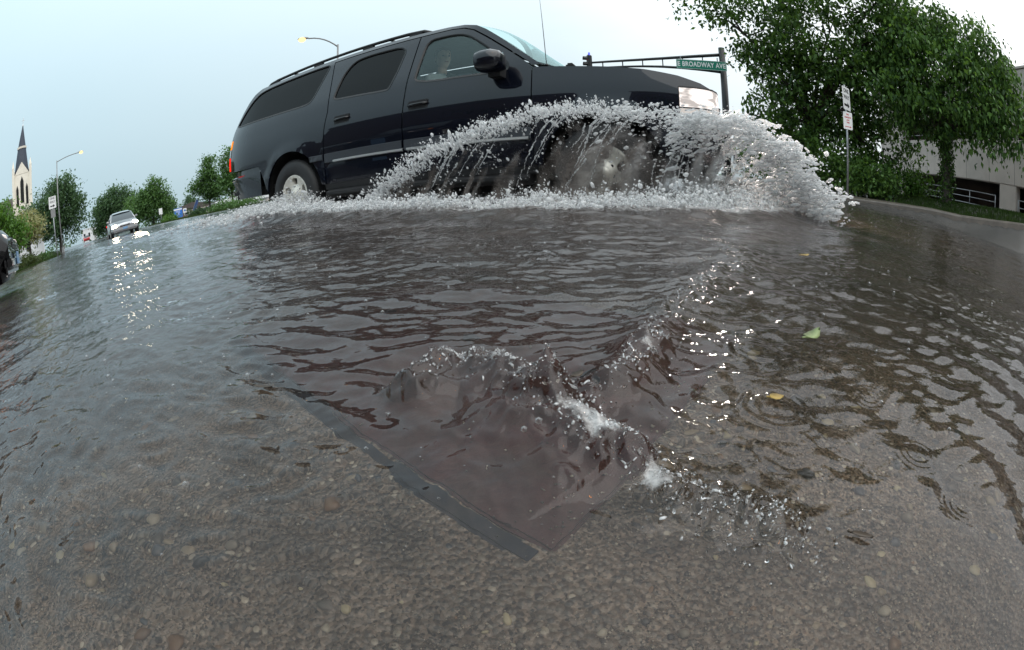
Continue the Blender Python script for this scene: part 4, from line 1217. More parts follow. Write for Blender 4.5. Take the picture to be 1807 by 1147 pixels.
# far signs along the right side
def simple_sign(label, phi, D, z0, z1, w, mat, post_h=None, yaw=0, name='road_sign', cat='road sign', dual=False):
    b_ = gp(phi, D); root = empty(name, b_); tag(root, label, cat)
    tc_ = -b_.xy.normalized()
    xs = (-w * .35, w * .35) if dual else (0,)
    side = Vector((-tc_.y, tc_.x, 0))
    for xx in xs:
        MB().tube([side * xx + Vector((0, 0, -.3)), side * xx + Vector((0, 0, z1))], .035, 6).build('post', M['steel'], root, smooth=True)
    m_ = face_to(rot2(tc_, yaw), (0, 0, (z0 + z1) / 2)); m_.translation += Vector((tc_.x, tc_.y, 0)) * .05
    return root, plate('sign_plate', w, z1 - z0, .02, mat, root, m_, min(.05, w * .1))
simple_sign('small white road sign on a post in front of the pointed tree', -44.15, 52, .95, 1.62, .42, M['sign_white'])
r_, pl = simple_sign('blue and white board sign beside the brown house, left of the navy banner', -41.85, 56, .25, 1.35, 1.1, M['sign_blue'], name='board_sign', cat='sign', dual=True)
mb = MB(); mb.box((0, .40, .012), (1.06, .16, .006)); mb.build('header_band', M['sign_white'], pl)
for k, wd in enumerate((.62, .5, .58, .34, .5, .4)):
    mb = MB(); mb.box((-.02, .22 - .11 * k, .012), (wd, .035, .004)); mb.build('text_line', M['sign_white'], pl)
r_, pl = simple_sign('white square sign with a blue mark next to the blue board sign', -40.95, 60, .72, 1.28, .5, M['sign_white'])
mb = MB(); mb.box((0, .02, .012), (.22, .22, .006)); mb.build('mark', M['sign_blue'], pl)
b_ = gp(-40.15, 50); root = empty('feather_banner', b_); tag(root, 'navy feather banner leaning beside the slender street tree', 'banner')
tc_ = -b_.xy.normalized(); sd_ = Vector((-tc_.y, tc_.x, 0)) * -1
sd_ = Vector((tc_.y, -tc_.x, 0)) * -1
pts = [sd_ * (.75 * t ** 1.3) + Vector((0, 0, 1.75 * t)) for t in (0, .2, .4, .6, .8, 1)]
MB().tube(pts, .015, 6).build('pole', M['steel'], root, smooth=True)
rings = []
for i, t in enumerate((.12, .3, .5, .7, .88, 1.0)):
    p = sd_ * (.75 * t ** 1.3) + Vector((0, 0, 1.75 * t)); w_ = .36 * (1 - .35 * t ** 4)
    a_ = p + sd_ * .01; c_ = p + sd_ * w_ + Vector((0, 0, -.12))
    th = Vector((tc_.x, tc_.y, 0)) * .008
    bulge = Vector((tc_.x, tc_.y, 0)) * .05 * math.sin(i * 1.3)
    rings.append([a_ - th, (a_ + c_) / 2 + bulge - th, c_ - th, c_ + th, (a_ + c_) / 2 + bulge + th, a_ + th])
mb = MB(); mb.loft(rings); fl = mb.build('banner_cloth', M['banner_navy'], root, smooth=False)

# ---------------------------------------------------------------- far buildings
def house(name, label, phi, D, w, d, h, rh, wallm, roofm, yaw=0, cat='house', wins=3, gable=True):
    b_ = gp(phi, D); root = empty(name, b_, yaw); tag(root, label, cat)
    mb = MB(); mb.box((0, 0, h / 2 - .3), (w, d, h + .6), bevel=.02); wl = mb.build('wall', wallm, root)
    mb = MB()
    if gable:
        mb.prism([(-w / 2 - .3, h), (w / 2 + .3, h), (0, h + rh)], (0, d + .6, 0), (0, -d / 2 - .3, .003), (1, 0, 0), (0, 0, 1))
    else:
        mb.box((0, 0, h + rh / 2 + .003), (w + .2, d + .2, rh), bevel=.03)
    mb.build('roof', roofm, root)
    for sdn in (-1, 1):
        for k in range(wins):
            x = (k - (wins - 1) / 2) * w / wins
            mb = MB(); mb.box((x, sdn * (d / 2 + .02), h * .55), (w / wins * .45, .06, h * .35), bevel=.01)
            wn = mb.build('window', M['bldg_white'], root)
            mb = MB(); mb.box((x, sdn * (d / 2 + .055), h * .55), (w / wins * .38, .012, h * .29)); mb.build('pane', M['glass_far'], wn)
    return root
yaw_st = math.atan2(streetd.y, streetd.x) - math.pi / 2
house('brown_house', 'low brown house behind the blue sign and the navy banner', -39.9, 82, 9, 5, 1.6, .9, M['bldg_brown'], M['roof_brown'], R(39.9), wins=4)
house('shop_building', 'pale flat roofed building behind the white pickup trucks', -34.8, 74, 13, 6, 1.3, .35, M['concrete_bldg'], M['roof_brown'], R(35), 'building', 5, False)
house('shop_building', 'white low building behind the hedge under the blossom tree', -62.9, 76, 6.0, 6, 2.6, .25, M['bldg_white'], M['bldg_white'], R(63), 'building', 3, False)
house('shop_building', 'white building far down the street behind the red car', -54.1, 190, 6.5, 8, 4.6, .3, M['bldg_white'], M['bldg_white'], R(54), 'building', 3, False)
house('office_building', 'white building glimpsed between the SUV nose and the tall dark tree', 30.8, 62, 6, 5, 4.0, .4, M['bldg_white'], M['bldg_white'], R(-31), 'building', 3, False)
# white gate post by the blossom tree
b_ = gp(-61.1, 60); mb = MB(); mb.box((0, 0, 1.35), (.85, .5, 3.3), R(61), .05); mb.box((0, 0, 3.03), (1.0, .62, .12), R(61), .03)
o = mb.build('white_pillar', M['bldg_white'], None); o.location = b_; tag(o, 'square white pillar right of the blossom tree', 'pillar')
# unseen street side, added behind the viewer to mirror dark in the SUV's side
house('unseen_brick_building', 'unseen dark brick building added behind the viewer, mirrored in the SUV', 203, 14, 34, 8, 5.2, .5, M['brick'], M['roof_brown'], R(-22), 'building', 0, False)

for k_, (ph_, D_, h_) in enumerate(((168, 12.5, 7.5), (192, 11.5, 6.6), (214, 13, 8.0), (238, 15, 7.0))):  # unseen trees, added to give the SUV's reflections an irregular edge
    bb_ = pol(ph_, D_, 0); bb_.z = tz(ph_ if ph_ <= 180 else ph_ - 360, D_) - .1
    tree('street_tree', ('unseen broad tree added behind the viewer, mirrored in the SUV', 'unseen shorter tree added behind the viewer, mirrored in the SUV doors', 'unseen tallest tree added behind the viewer, mirrored in the SUV tail', 'unseen tree added behind the viewer to the left, mirrored in the water')[k_], bb_, h_, [(0, 0, h_ * .62, 1.9, 1.9, h_ * .30), (1.2, .3, h_ * .5, 1.2, 1.2, h_ * .2), (-1.1, -.2, h_ * .55, 1.2, 1.2, h_ * .22)], 110, 34, .3, M['leaf_big'], 60 + k_, .14, h_ * .25, .5, .4)
# church
cb = gp(-63.1, 130)
root = empty('church', cb, R(63.1)); tag(root, 'pale stone church tower with a tall dark spire and a brown roofed nave', 'church')
tw = 5.6; zt = 21.0
mb = MB(); mb.box((0, 0, zt / 2 - 1), (tw, tw, zt + 2), bevel=.05); mb.build('tower', M['church_stone'], root)
for sx_i in (-1, 1):
    for sy_i in (-1, 1):
        mb = MB(); mb.box((sx_i * tw / 2, sy_i * tw / 2, zt / 2 + .4), (.8, .8, zt + 2.8), bevel=.05)
        mb.add(*[[(sx_i * tw / 2 + dx, sy_i * tw / 2 + dy, zt + 1.8) for dx, dy in ((-.4, -.4), (.4, -.4), (.4, .4), (-.4, .4))] + [(sx_i * tw / 2, sy_i * tw / 2, zt + 3.8)], [(0, 1, 4), (1, 2, 4), (2, 3, 4), (3, 0, 4)]])
        mb.build('buttress', M['church_stone'], root)
for sdn, ax_ in ((-1, 0), (1, 0), (-1, 1), (1, 1)):
    pts = [(-tw / 2 + .5, zt), (tw / 2 - .5, zt), (0, zt + 3.0)]
    mb = MB()
    if ax_ == 0: mb.prism(pts, (0, .3, 0), (0, sdn * (tw / 2 - .1) - .15, .01), (1, 0, 0), (0, 0, 1))
    else: mb.prism(pts, (.3, 0, 0), (sdn * (tw / 2 - .1) - .15, 0, .01), (0, 1, 0), (0, 0, 1))
    mb.build('gable', M['church_stone'], root)
    for xx in (-1.55, 0, 1.55):
        z0 = zt - 7.8 if xx else zt - 7.2; hh = 5.2 if xx else 6.6
        w_ = .38 if xx else .55
        ol = [(xx - w_, z0), (xx + w_, z0), (xx + w_, z0 + hh * .8), (xx, z0 + hh), (xx - w_, z0 + hh * .8)]
        mb = MB()
        if ax_ == 0: mb.prism(ol, (0, .12, 0), (0, sdn * (tw / 2 + .02) - .06, 0), (1, 0, 0), (0, 0, 1))
        else: mb.prism(ol, (.12, 0, 0), (sdn * (tw / 2 + .02) - .06, 0, 0), (0, 1, 0), (0, 0, 1))
        mb.build('belfry_opening', M['dark'], root)
def octo(r, z): return [(r * math.cos(R(22.5 + 45 * k)), r * math.sin(R(22.5 + 45 * k)), z) for k in range(8)]
mb = MB(); mb.loft([octo(2.75, zt - .5), octo(1.45, zt + 6.8)]); mb.build('spire', M['slate'], root)
mb = MB(); mb.loft([octo(1.62, zt + 6.81), octo(1.68, zt + 7.3)]); band = mb.build('spire_band', M['church_stone'], root)
mb = MB(); mb.loft([octo(1.35, zt + 7.31), octo(.12, zt + 13.0)]); mb.build('spire', M['slate'], root)
mb = MB(); mb.box((0, 0, zt + 14.0), (.14, .14, 2.2)); mb.box((0, 0, zt + 14.35), (1.0, .14, .14)); mb.ball((0, 0, zt + 13.0), .25); mb.build('cross', M['bldg_white'], root)
mb = MB(); mb.box((-11.5, 4, 5.0), (16, 11, 12)); mb.build('nave', M['brick'], root)
mb = MB(); mb.prism([(-6.2, 11), (6.2, 11), (0, 16.6)], (16.4, 0, 0), (-19.7, 4, .01), (0, 1, 0), (0, 0, 1)); mb.build('nave_roof', M['roof_brown'], root)
# distant treeline on the horizon
rng = np.random.RandomState(77)
P = []
for k in range(340):
    p_ = rng.uniform(-100, 110)
    if -57 < p_ < -53: continue
    D_ = rng.uniform(230, 330)
    P.append(np.array([D_ * math.sin(R(p_)), D_ * math.cos(R(p_)), float(landel(p_)) * .01 * D_ * 1.2 + rng.uniform(0, 3)]) + rng.normal(size=(36, 3)) * np.array([5, 5, 2.0]))
P = np.concatenate(P)
v, f = leaf_quads(len(P), rng, P, 1.5, .3)
tag(np_mesh('distant_woodland', v, f, M['leaf_dark']), 'far tree line along the horizon', None, None, 'stuff')

# ---------------------------------------------------------------- the SUV
# local frame: x back from the front bumper, y towards the vehicle's right side, z up from the road
_zt = np.linspace(.2, 2.0, 600)
def _smooth(zs, ys, k):
    a = np.interp(_zt, zs, ys); w = np.ones(k) / k
    for _ in range(2):
        a = np.convolve(np.pad(a, k // 2, mode='edge'), w, 'valid')[:len(_zt)]
    return a
_prof = _smooth([.2, .36, .44, .60, .78, .80, .96, 1.08, 1.17, 1.27, 1.34, 1.5, 1.65, 1.80, 1.86, 1.95],
                [.90, .935, .972, .985, .992, 1.004, 1.003, .988, .968, .945, .925, .862, .803, .745, .70, .56], 21)
WHEELS = ((.95, .385), (4.23, .385))
def yb(X, Z):
    y = float(np.interp(Z, _zt, _prof))
    if X < .85: y -= .13 * ((.85 - X) / .8) ** 2.3
    if X > 4.9: y -= .105 * ((X - 4.9) / .78) ** 2.6
    if Z < 1.02:
        for wx0, wz0 in WHEELS:
            d = math.hypot(X - wx0, Z - wz0)
            y += .022 * math.exp(-((d - .50) / .055) ** 2) * min(1, (1.02 - Z) / .15)
    return y

def densify(poly, step=.05):
    outp = []
    n = len(poly)
    for i in range(n):
        a, b2 = poly[i], poly[(i + 1) % n]
        L = math.hypot(b2[0] - a[0], b2[1] - a[1]); k = max(1, int(math.ceil(L / step)))
        for j in range(k):
            outp.append((a[0] + (b2[0] - a[0]) * j / k, a[1] + (b2[1] - a[1]) * j / k))
    return outp
def chaikin(poly, n=2, closed=True):
    for _ in range(n):
        q = []
        m_ = len(poly)
        for i in range(m_ if closed else m_ - 1):
            a, b2 = poly[i], poly[(i + 1) % m_]
            q.append((a[0] * .8 + b2[0] * .2, a[1] * .8 + b2[1] * .2)); q.append((a[0] * .2 + b2[0] * .8, a[1] * .2 + b2[1] * .8))
        poly = q
    return poly
def arc_pts(c, r, a0, a1, n):
    return [(c[0] + r * math.cos(R(a0 + (a1 - a0) * i / n)), c[1] + r * math.sin(R(a0 + (a1 - a0) * i / n))) for i in range(n + 1)]
def inside_poly(p, poly):
    x, y = p; c = False; n = len(poly)
    for i in range(n):
        x1, y1 = poly[i]; x2, y2 = poly[(i + 1) % n]
        if (y1 > y) != (y2 > y) and x < (x2 - x1) * (y - y1) / (y2 - y1) + x1: c = not c
    return c
def tri_panel(outer, holes=(), step=.055):
    """triangulate a polygon with holes in the (x, z) plane, with interior points"""
    outer = densify(outer, step); holes = [densify(h, step) for h in holes]
    V2 = [Vector(p) for p in outer]; faces_in = [list(range(len(outer)))]; edges = []
    base = 0
    loops = [list(range(len(outer)))]
    for h in holes:
        b0 = len(V2); V2 += [Vector(p) for p in h]
        loops.append(list(range(b0, len(V2))))
    for lp in loops:
        edges += [(lp[i], lp[(i + 1) % len(lp)]) for i in range(len(lp))]
    nb = len(V2)
    xs = [p[0] for p in outer]; zs = [p[1] for p in outer]
    B = np.array([(v_.x, v_.y) for v_ in V2])
    x = min(xs) + step / 2
    while x < max(xs):
        z = min(zs) + step / 2
        while z < max(zs):
            if inside_poly((x, z), outer) and not any(inside_poly((x, z), h) for h in holes):
                if np.min((B[:, 0] - x) ** 2 + (B[:, 1] - z) ** 2) > (.5 * step) ** 2:
                    V2.append(Vector((x, z)))
            z += step
        x += step
    res_ = delaunay_2d_cdt(V2, edges, [], 0, 1e-6)
    vs2, fs2 = res_[0], res_[2]
    keep = []
    for f_ in fs2:
        c = (sum(vs2[i].x for i in f_) / len(f_), sum(vs2[i].y for i in f_) / len(f_))
        if inside_poly(c, outer) and not any(inside_poly(c, h) for h in holes): keep.append(tuple(f_))
    return [(v_.x, v_.y) for v_ in vs2], keep
def side_panel(name, outer, holes, mat, parent, side, off=0.0, lip=.022, step=.055):
    vs2, fs2 = tri_panel(outer, holes, step)
    bm = bmesh.new()
    bvs = [bm.verts.new((x, side * (yb(x, z) + off), z)) for x, z in vs2]
    for f_ in fs2:
        a, b2, c = (Vector((*vs2[i], 0)) for i in f_[:3])
        ccw = (b2 - a).cross(c - a).z > 0
        # outward normal is +y*side ; (x,z) ccw gives normal -y
        seq = list(f_) if (ccw != (side > 0)) else list(f_)[::-1]
        try: bm.faces.new([bvs[i] for i in seq])
        except ValueError: pass
    if lip > 0:
        be = [e for e in bm.edges if len(e.link_faces) == 1]
        r_ = bmesh.ops.extrude_edge_only(bm, edges=be)
        for v_ in [g for g in r_['geom'] if isinstance(g, bmesh.types.BMVert)]:
            v_.co.y -= side * lip
    bmesh.ops.recalc_face_normals(bm, faces=list(bm.faces)) if False else None
    me = bpy.data.meshes.new(name); bm.to_mesh(me); bm.free()
    me.polygons.foreach_set('use_smooth', [True] * len(me.polygons))
    me.materials.append(mat)
    try: me.set_sharp_from_angle(angle=R(50))
    except Exception: pass
    o = bpy.data.objects.new(name, me); COL.objects.link(o); o.parent = parent
    return o

def arch(c, r, x_lo_first=True):
    return arc_pts(c, r, 163, 17, 22)

A0 = [(1.42, 1.285), (1.58, 1.42), (1.72, 1.54), (1.84, 1.645), (1.95, 1.735), (2.05, 1.80), (2.18, 1.838), (2.35, 1.852)]      # windscreen edge, bottom to top
D0 = [(5.12, 1.852), (5.24, 1.80), (5.35, 1.71), (5.45, 1.59), (5.54, 1.46), (5.60, 1.36), (5.645, 1.25), (5.675, 1.12), (5.69, 1.0), (5.695, .82)]   # tail edge, top to bottom
front_arch = arc_pts((.95, .39), .475, 171, 8, 24)
rear_arch = arc_pts((4.23, .39), .475, 8, 171, 24)
FENDER = [(1.43, .43), (1.482, .46), (1.482, 1.262), (1.2, 1.242), (.9, 1.222), (.62, 1.197), (.37, 1.155), (.20, 1.105), (.135, 1.068), (.372, 1.062), (.375, .835), (.46, .83)] + front_arch
FDOOR = [(1.492, .44), (2.684, .44), (2.684, .87), (2.672, 1.1), (2.664, 1.26), (2.642, 1.55), (2.622, 1.795), (2.3, 1.80), (2.17, 1.785), (2.07, 1.742), (1.93, 1.635), (1.72, 1.465), (1.55, 1.325), (1.492, 1.268)]
FWIN = [(2.598, 1.262), (2.582, 1.45), (2.54, 1.735), (2.30, 1.742), (2.18, 1.728), (2.08, 1.682), (1.95, 1.575), (1.80, 1.44), (1.70, 1.35), (1.68, 1.275), (1.72, 1.243)]
RDOOR = [(2.696, .44), (3.692, .44), (3.69, .8), (3.668, 1.05), (3.645, 1.2), (3.66, 1.35), (3.70, 1.6), (3.735, 1.795), (2.634, 1.795), (2.654, 1.55), (2.676, 1.26), (2.684, 1.1), (2.696, .87)]
RWIN = [(3.605, 1.31), (3.59, 1.42), (3.545, 1.58), (3.47, 1.685), (3.38, 1.735), (3.2, 1.748), (2.745, 1.735), (2.80, 1.45), (2.862, 1.268), (2.95, 1.265), (3.3, 1.29)]
CWIN = [(5.535, 1.40), (5.0, 1.378), (4.2, 1.352), (4.02, 1.352), (3.95, 1.38), (3.91, 1.45), (3.80, 1.73), (3.80, 1.782), (3.86, 1.80), (4.8, 1.802), (5.08, 1.785), (5.24, 1.705), (5.36, 1.60), (5.47, 1.48)]
QUARTER = (A0 + [(3.7, 1.852)] + D0 + [(5.15, .80), (4.86, .795), (4.70, .455)] + rear_arch + [(3.755, .44), (3.704, .44), (3.702, .8), (3.68, 1.05), (3.657, 1.2), (3.672, 1.35), (3.712, 1.6), (3.748, 1.807), (2.61, 1.807),
           (2.3, 1.812), (2.165, 1.797), (2.062, 1.752), (1.92, 1.645), (1.71, 1.475), (1.54, 1.335), (1.494, 1.283)])

def rnd(poly, n=2): return chaikin(poly, n)

def glass_panel(name, poly, mat, parent, side):
    return side_panel(name, poly, (), mat, parent, side, off=-.010, lip=0, step=.09)
def seal_ring(name, poly, parent, side, w=.016):
    """black rubber seal round a window opening"""
    P = densify(poly, .04); n = len(P)
    cx = sum(p[0] for p in P) / n; cz = sum(p[1] for p in P) / n
    mb = MB(); rings = []
    for i in range(n):
        a, b2 = Vector(P[i - 1]), Vector(P[(i + 1) % n])
        tn = (b2 - a).normalized(); nr = Vector((-tn.y, tn.x))
        if nr.dot(Vector((cx, cz)) - Vector(P[i])) < 0: nr = -nr
        p0 = Vector(P[i]) - nr * .003; p1 = Vector(P[i]) + nr * w
        rings.append([(p0.x, side * (yb(*p0) + .003), p0.y), (p1.x, side * (yb(*p1) + .001), p1.y), (p1.x, side * (yb(*p1) - .016), p1.y)])
    rings.append(rings[0])
    mb.loft(rings, closed=False)
    return mb.build(name, M['trim_black'], parent, smooth=True)

def wheel(parent, x, side, r=.385, w=.26, name='wheel', yc=.86):
    root = empty(name, (x, side * yc, r)); root.parent = parent
    h = w / 2
    ax = (0, side, 0)
    mb = MB(); mb.lathe([(.215, h - .02), (.235, h - .004), (.27, h + .004), (.33, h + .002), (.362, h - .014), (.378, h - .035), (r, h - .06), (r, -h + .06), (.37, -h + .03), (.33, -h), (.215, -h + .02)], (0, 0, 0), ax, 48)
    mb.build('tyre', M['rubber'], root, smooth=True)
    mb = MB()
    for k in range(60):                                  # tread blocks on the shoulder
        q = 2 * math.pi * k / 60
        c = Vector((math.cos(q) * (r - .006), side * (h - .052), math.sin(q) * (r - .006)))
        mb.box(c, (.016, .03, .022), M=Matrix.Rotation(-q, 3, 'Y'))
    mb.build('tread', M['rubber'], root)
    # dished alloy rim with five windows
    def prof(rr): return float(np.interp(rr, [0, .05, .085, .11, .15, .185, .205, .215], [h - .02, h - .022, h - .045, h - .05, h - .035, h - .028, h - .012, h - .022]))
    circ = arc_pts((0, 0), .215, 0, 352.5, 47)
    holes = []
    for k in range(5):
        q = 90 + 72 * k
        hp = [(.112, q - 13), (.15, q - 17), (.178, q - 15), (.184, q), (.178, q + 15), (.15, q + 17), (.112, q + 13), (.104, q)]
        holes.append(chaikin([(rr * math.cos(R(a)), rr * math.sin(R(a))) for rr, a in hp], 2))
    vs2, fs2 = tri_panel(circ, holes, .02)
    bm = bmesh.new()
    bv = [bm.verts.new((a, side * prof(math.hypot(a, b2)), b2)) for a, b2 in vs2]
    for f_ in fs2:
        try: bm.faces.new([bv[i] for i in f_])
        except ValueError: pass
    be = [e for e in bm.edges if len(e.link_faces) == 1]
    r_ = bmesh.ops.extrude_edge_only(bm, edges=be)
    for v_ in [g for g in r_['geom'] if isinstance(g, bmesh.types.BMVert)]: v_.co.y -= side * .05
    bmesh.ops.recalc_face_normals(bm, faces=list(bm.faces))
    me = bpy.data.meshes.new('rim'); bm.to_mesh(me); bm.free(); me.materials.append(M['alloy'])
    me.polygons.foreach_set('use_smooth', [True] * len(me.polygons))
    try: me.set_sharp_from_angle(angle=R(40))
    except Exception: pass
    rim = bpy.data.objects.new('rim', me); COL.objects.link(rim); rim.parent = root
    mb = MB(); mb.lathe([(.0, h - .085), (.21, h - .085), (.213, h - .03)], (0, 0, 0), ax, 32); mb.build('brake_backing', M['dark'], root, smooth=True)
    mb = MB(); mb.lathe([(0, h - .012), (.035, h - .013), (.045, h - .024)], (0, 0, 0), ax, 20); mb.build('hub_cap', M['alloy'], root, smooth=True)
    mb = MB()
    for k in range(6):
        q = R(60 * k + 20); mb = MB()
        mb.lathe([(0, h - .040), (.013, h - .040), (.015, h - .052)], (math.cos(q) * .078, 0, math.sin(q) * .078), ax, 10)
        mb.build('lug_pocket', M['dark'], root)
    return root

def strip_along(name, x0, x1, z0, z1, off, mat, parent, side, n=14, th=.012, taper0=0.0):
    rings = []
    for i in range(n + 1):
        x = x0 + (x1 - x0) * i / n
        ring = []
        for zz, oo in ((z0, 0), (z0 + .006, off), (z1 - .006, off), (z1, 0)):
            ring.append((x, side * (yb(x, zz) + oo - .002 + (0 if oo else 0)), zz))
        rings.append(ring)
    mb = MB(); mb.loft(rings, closed=False)
    if side > 0: mb.f = [f_[::-1] for f_ in mb.f]
    return mb.build(name, mat, parent, smooth=False)

def make_suv(label, group=None, head_mat='lamp_white', paint='paint_black', person=True):
    root = empty('large_suv')
    tag(root, label, 'SUV', group)
    P_ = M[paint]
    fw, rw, cw = rnd(FWIN), rnd(RWIN), rnd(CWIN)
    for s in (1, -1):
        side_panel('fender', FENDER, (), P_, root, s)
        q = side_panel('body_side', QUARTER, (cw,), P_, root, s, step=.06)
        fdo = side_panel('front_door', FDOOR, (fw,), P_, root, s)
        rdo = side_panel('rear_door', RDOOR, (rw,), P_, root, s)
        for poly, par, mt, nm in ((fw, fdo, 'glass', 'front_window'), (rw, rdo, 'glass_dark', 'rear_window'), (cw, q, 'glass_dark', 'cargo_window')):
            glass_panel(nm, poly, M[mt], par, s); seal_ring('window_seal', poly, par, s)
        # door handles: recess and grip
        for par, hx, hz in ((fdo, 2.52, 1.055), (rdo, 3.43, 1.075)):
            y = s * (yb(hx, hz))
            mb = MB(); mb.box((hx, y - s * .004, hz), (.215, .022, .092), bevel=.018); mb.build('handle_recess', M['trim_black'], par)
            mb = MB(); mb.tube([(hx - .10, y + s * .004, hz + .006), (hx - .06, y + s * .024, hz + .006), (hx + .06, y + s * .024, hz + .006), (hx + .10, y + s * .004, hz + .006)], .014, 8); mb.build('handle', M['paint_black2'], par, smooth=True)
        # mouldings and bright strips
        strip_along('side_moulding', 1.50, 2.678, .655, .755, .016, M['moulding'], fdo, s)
        strip_along('side_moulding', 2.702, 3.685, .655, .755, .016, M['moulding'], rdo, s)
        strip_along('side_moulding', 3.71, 3.90, .69, .755, .014, M['moulding'], q, s, 4)
        strip_along('bright_strip', 1.52, 2.65, .652, .682, .024, M['bright_strip'], fdo, s)
        strip_along('bright_strip', 2.69, 3.56, .652, .682, .024, M['bright_strip'], rdo, s)
        # running board
        mb = MB(); mb.loft([[(x, s * yy, zz) for yy, zz in ((.80, .30), (.98, .29), (1.035, .33), (1.035, .355), (.99, .375), (.80, .38))] for x in (1.52, 1.6, 3.58, 3.66)])
        mb.build('running_board', M['trim_black'], root, autosmooth=40)
        # rocker panel
        mb = MB(); mb.loft([[(x, s * yy, zz) for yy, zz in ((.70, .36), (.955, .38), (.965, .455), (.70, .46))] for x in (1.46, 3.74)]); mb.build('rocker', M['trim_black'], root)
        # mirror
        mz, mxx = 1.305, 1.755
        mb = MB()
        rings = []
        for t_, w_, h_ in ((-.105, .05, .04), (-.085, .11, .075), (-.03, .135, .094), (.05, .134, .094), (.095, .118, .082)):
            rings.append([(mxx + t_, s * (1.125 + w_ * math.copysign(abs(math.cos(a)) ** .7, math.cos(a))), mz + h_ * math.copysign(abs(math.sin(a)) ** .7, math.sin(a))) for a in [k * math.pi / 9 for k in range(18)]])
        mb.loft(rings); mr = mb.build('mirror', P_, root, autosmooth=50)
        mb = MB(); mb.loft([[(mxx + dx, s * (yy), mz - .07 + dz) for dx, dz in ((-.05, -.05), (.05, -.05), (.05, .03), (-.05, .03))] for yy in (.93, 1.08)]); mb.build('mirror_arm', M['trim_black'], mr)
        mb = MB(); mb.loft([[(mxx + .096, s * (1.125 + .10 * math.cos(a)), mz + .07 * math.sin(a)) for a in [k * math.pi / 8 for k in range(16)]], [(mxx + .099, s * (1.125 + .098 * math.cos(a)), mz + .068 * math.sin(a)) for a in [k * math.pi / 8 for k in range(16)]]]); mb.build('mirror_glass', M['chrome'], mr)
        # tail lamp on the corner
        def tl(z0, z1, mat, nm, par):
            rings = []
            for zz in (z0, (z0 + z1) / 2, z1):
                xe = float(np.interp(-zz, [-p[1] for p in D0], [p[0] for p in D0]))
                pts = [(xe - .07, s * (yb(xe - .07, zz) + .006), zz), (xe - .03, s * (yb(xe - .03, zz) + .008), zz), (xe + .008, s * (yb(xe, zz) - .004), zz), (xe + .022, s * (yb(xe, zz) - .06), zz), (xe + .03, s * (yb(xe, zz) - .15), zz), (xe - .02, s * (yb(xe, zz) - .15), zz), (xe - .05, s * (yb(xe, zz) - .05), zz)]
                rings.append(pts)
            mb = MB(); mb.loft(rings); return mb.build(nm, mat, par)
        t1 = tl(1.13, 1.24, M['lamp_amber'], 'tail_lamp', root)
        tl(1.02, 1.125, M['bright_strip'], 'reverse_lens', t1); tl(.84, 1.015, M['lamp_red'], 'brake_lens', t1)
        # headlamp wrapped round the front corner
        plan = [(.368, .012), (.25, .016), (.15, .018)]
        def hl(z0, z1, mat, nm, par, inset=0.0):
            rings = []
            for zz in (z0, z1):
                po = [(.366, yb(.366, zz) + .006), (.25, yb(.25, zz) + .008), (.17, yb(.17, zz) + .004), (.11, yb(.13, zz) - .03), (.07, .76), (.055, .66), (.05, .56)]
                pi_ = [(.14, .56), (.16, .66), (.2, .74), (.36, .84)]
                rings.append([(a, s * (b2 - inset), zz) for a, b2 in po + pi_])
            mb = MB(); mb.loft(rings); return mb.build(nm, mat, par)
        h1 = hl(.905, 1.055, M[head_mat], 'headlight', root)
        hl(.845, .893, M['lamp_side'], 'park_lamp', h1)
        hl(.894, .904, M['trim_black'], 'lamp_bezel', h1, -.004)
        hl(1.056, 1.068, M['trim_black'], 'lamp_bezel', h1, -.004)
        if head_mat == 'lamp_white':                  # the lit lamp's own beam
            ld = bpy.data.lights.new('headlight_beam', 'SPOT'); ld.energy = 220; ld.spot_size = R(150); ld.spot_blend = .8; ld.shadow_soft_size = .08; ld.color = (1, .84, .74)
            lo_ = bpy.data.objects.new('headlight_beam', ld); COL.objects.link(lo_); lo_.parent = h1
            lo_.location = (.02, s * .78, .99); lo_.rotation_euler = Vector((1, -s * .55, .10)).to_track_quat('Z', 'Y').to_euler()
        wheel(root, .95, s); wheel(root, 4.23, s)
        # wheel wells
        for wx0, wz0 in WHEELS:
            arcp = arc_pts((wx0, .40), .50, -5, 185, 16)
            mb = MB(); mb.loft([[(a, s * .62, b2) for a, b2 in arcp], [(a, s * .965, b2) for a, b2 in arcp]], closed=False); mb.build('wheel_well', M['dark'], root)
            mb = MB(); mb.prism([(a, b2) for a, b2 in arcp], (0, s * .03, 0), (0, s * .59, 0), (1, 0, 0), (0, 0, 1)); mb.build('inner_wing', M['dark'], root)
    # roof: from the windscreen header to the tailgate header
    rows_ = [(x, z) for x, z in A0[-3:]] + [(x, 1.852) for x in (2.6, 3.0, 3.5, 4.0, 4.5, 4.9)] + [D0[0]]
    mb = MB(); NR = 14
    mb.loft([[(x, yy * yb(x, z), z + .062 * (1 - abs(yy) ** 2.4) * min(1, .35 + (x - 2.05) * 1.6)) for yy in [-1 + 2 * k / NR for k in range(NR + 1)]] for x, z in rows_], closed=False)
    mb.f = [f_[::-1] for f_ in mb.f]
    mb.build('roof', P_, root, smooth=True)
    # windscreen
    def wsrow(x, z, grow=0.0):
        return [(x - .20 * (1 - abs(yy) ** 2.0) * (1 - .45 * (z - 1.285) / .53), yy * (yb(x, z) - .012), z + .055 * (1 - abs(yy) ** 2) * ((z - 1.285) / .53) ** 2) for yy in [-1 + 2 * k / NR for k in range(NR + 1)]]
    ws = [(1.45, 1.31), (1.58, 1.42), (1.72, 1.54), (1.84, 1.645), (1.95, 1.735), (2.04, 1.795)]
    mb = MB(); mb.loft([wsrow(x, z) for x, z in ws], closed=False); mb.f = [f_[::-1] for f_ in mb.f]
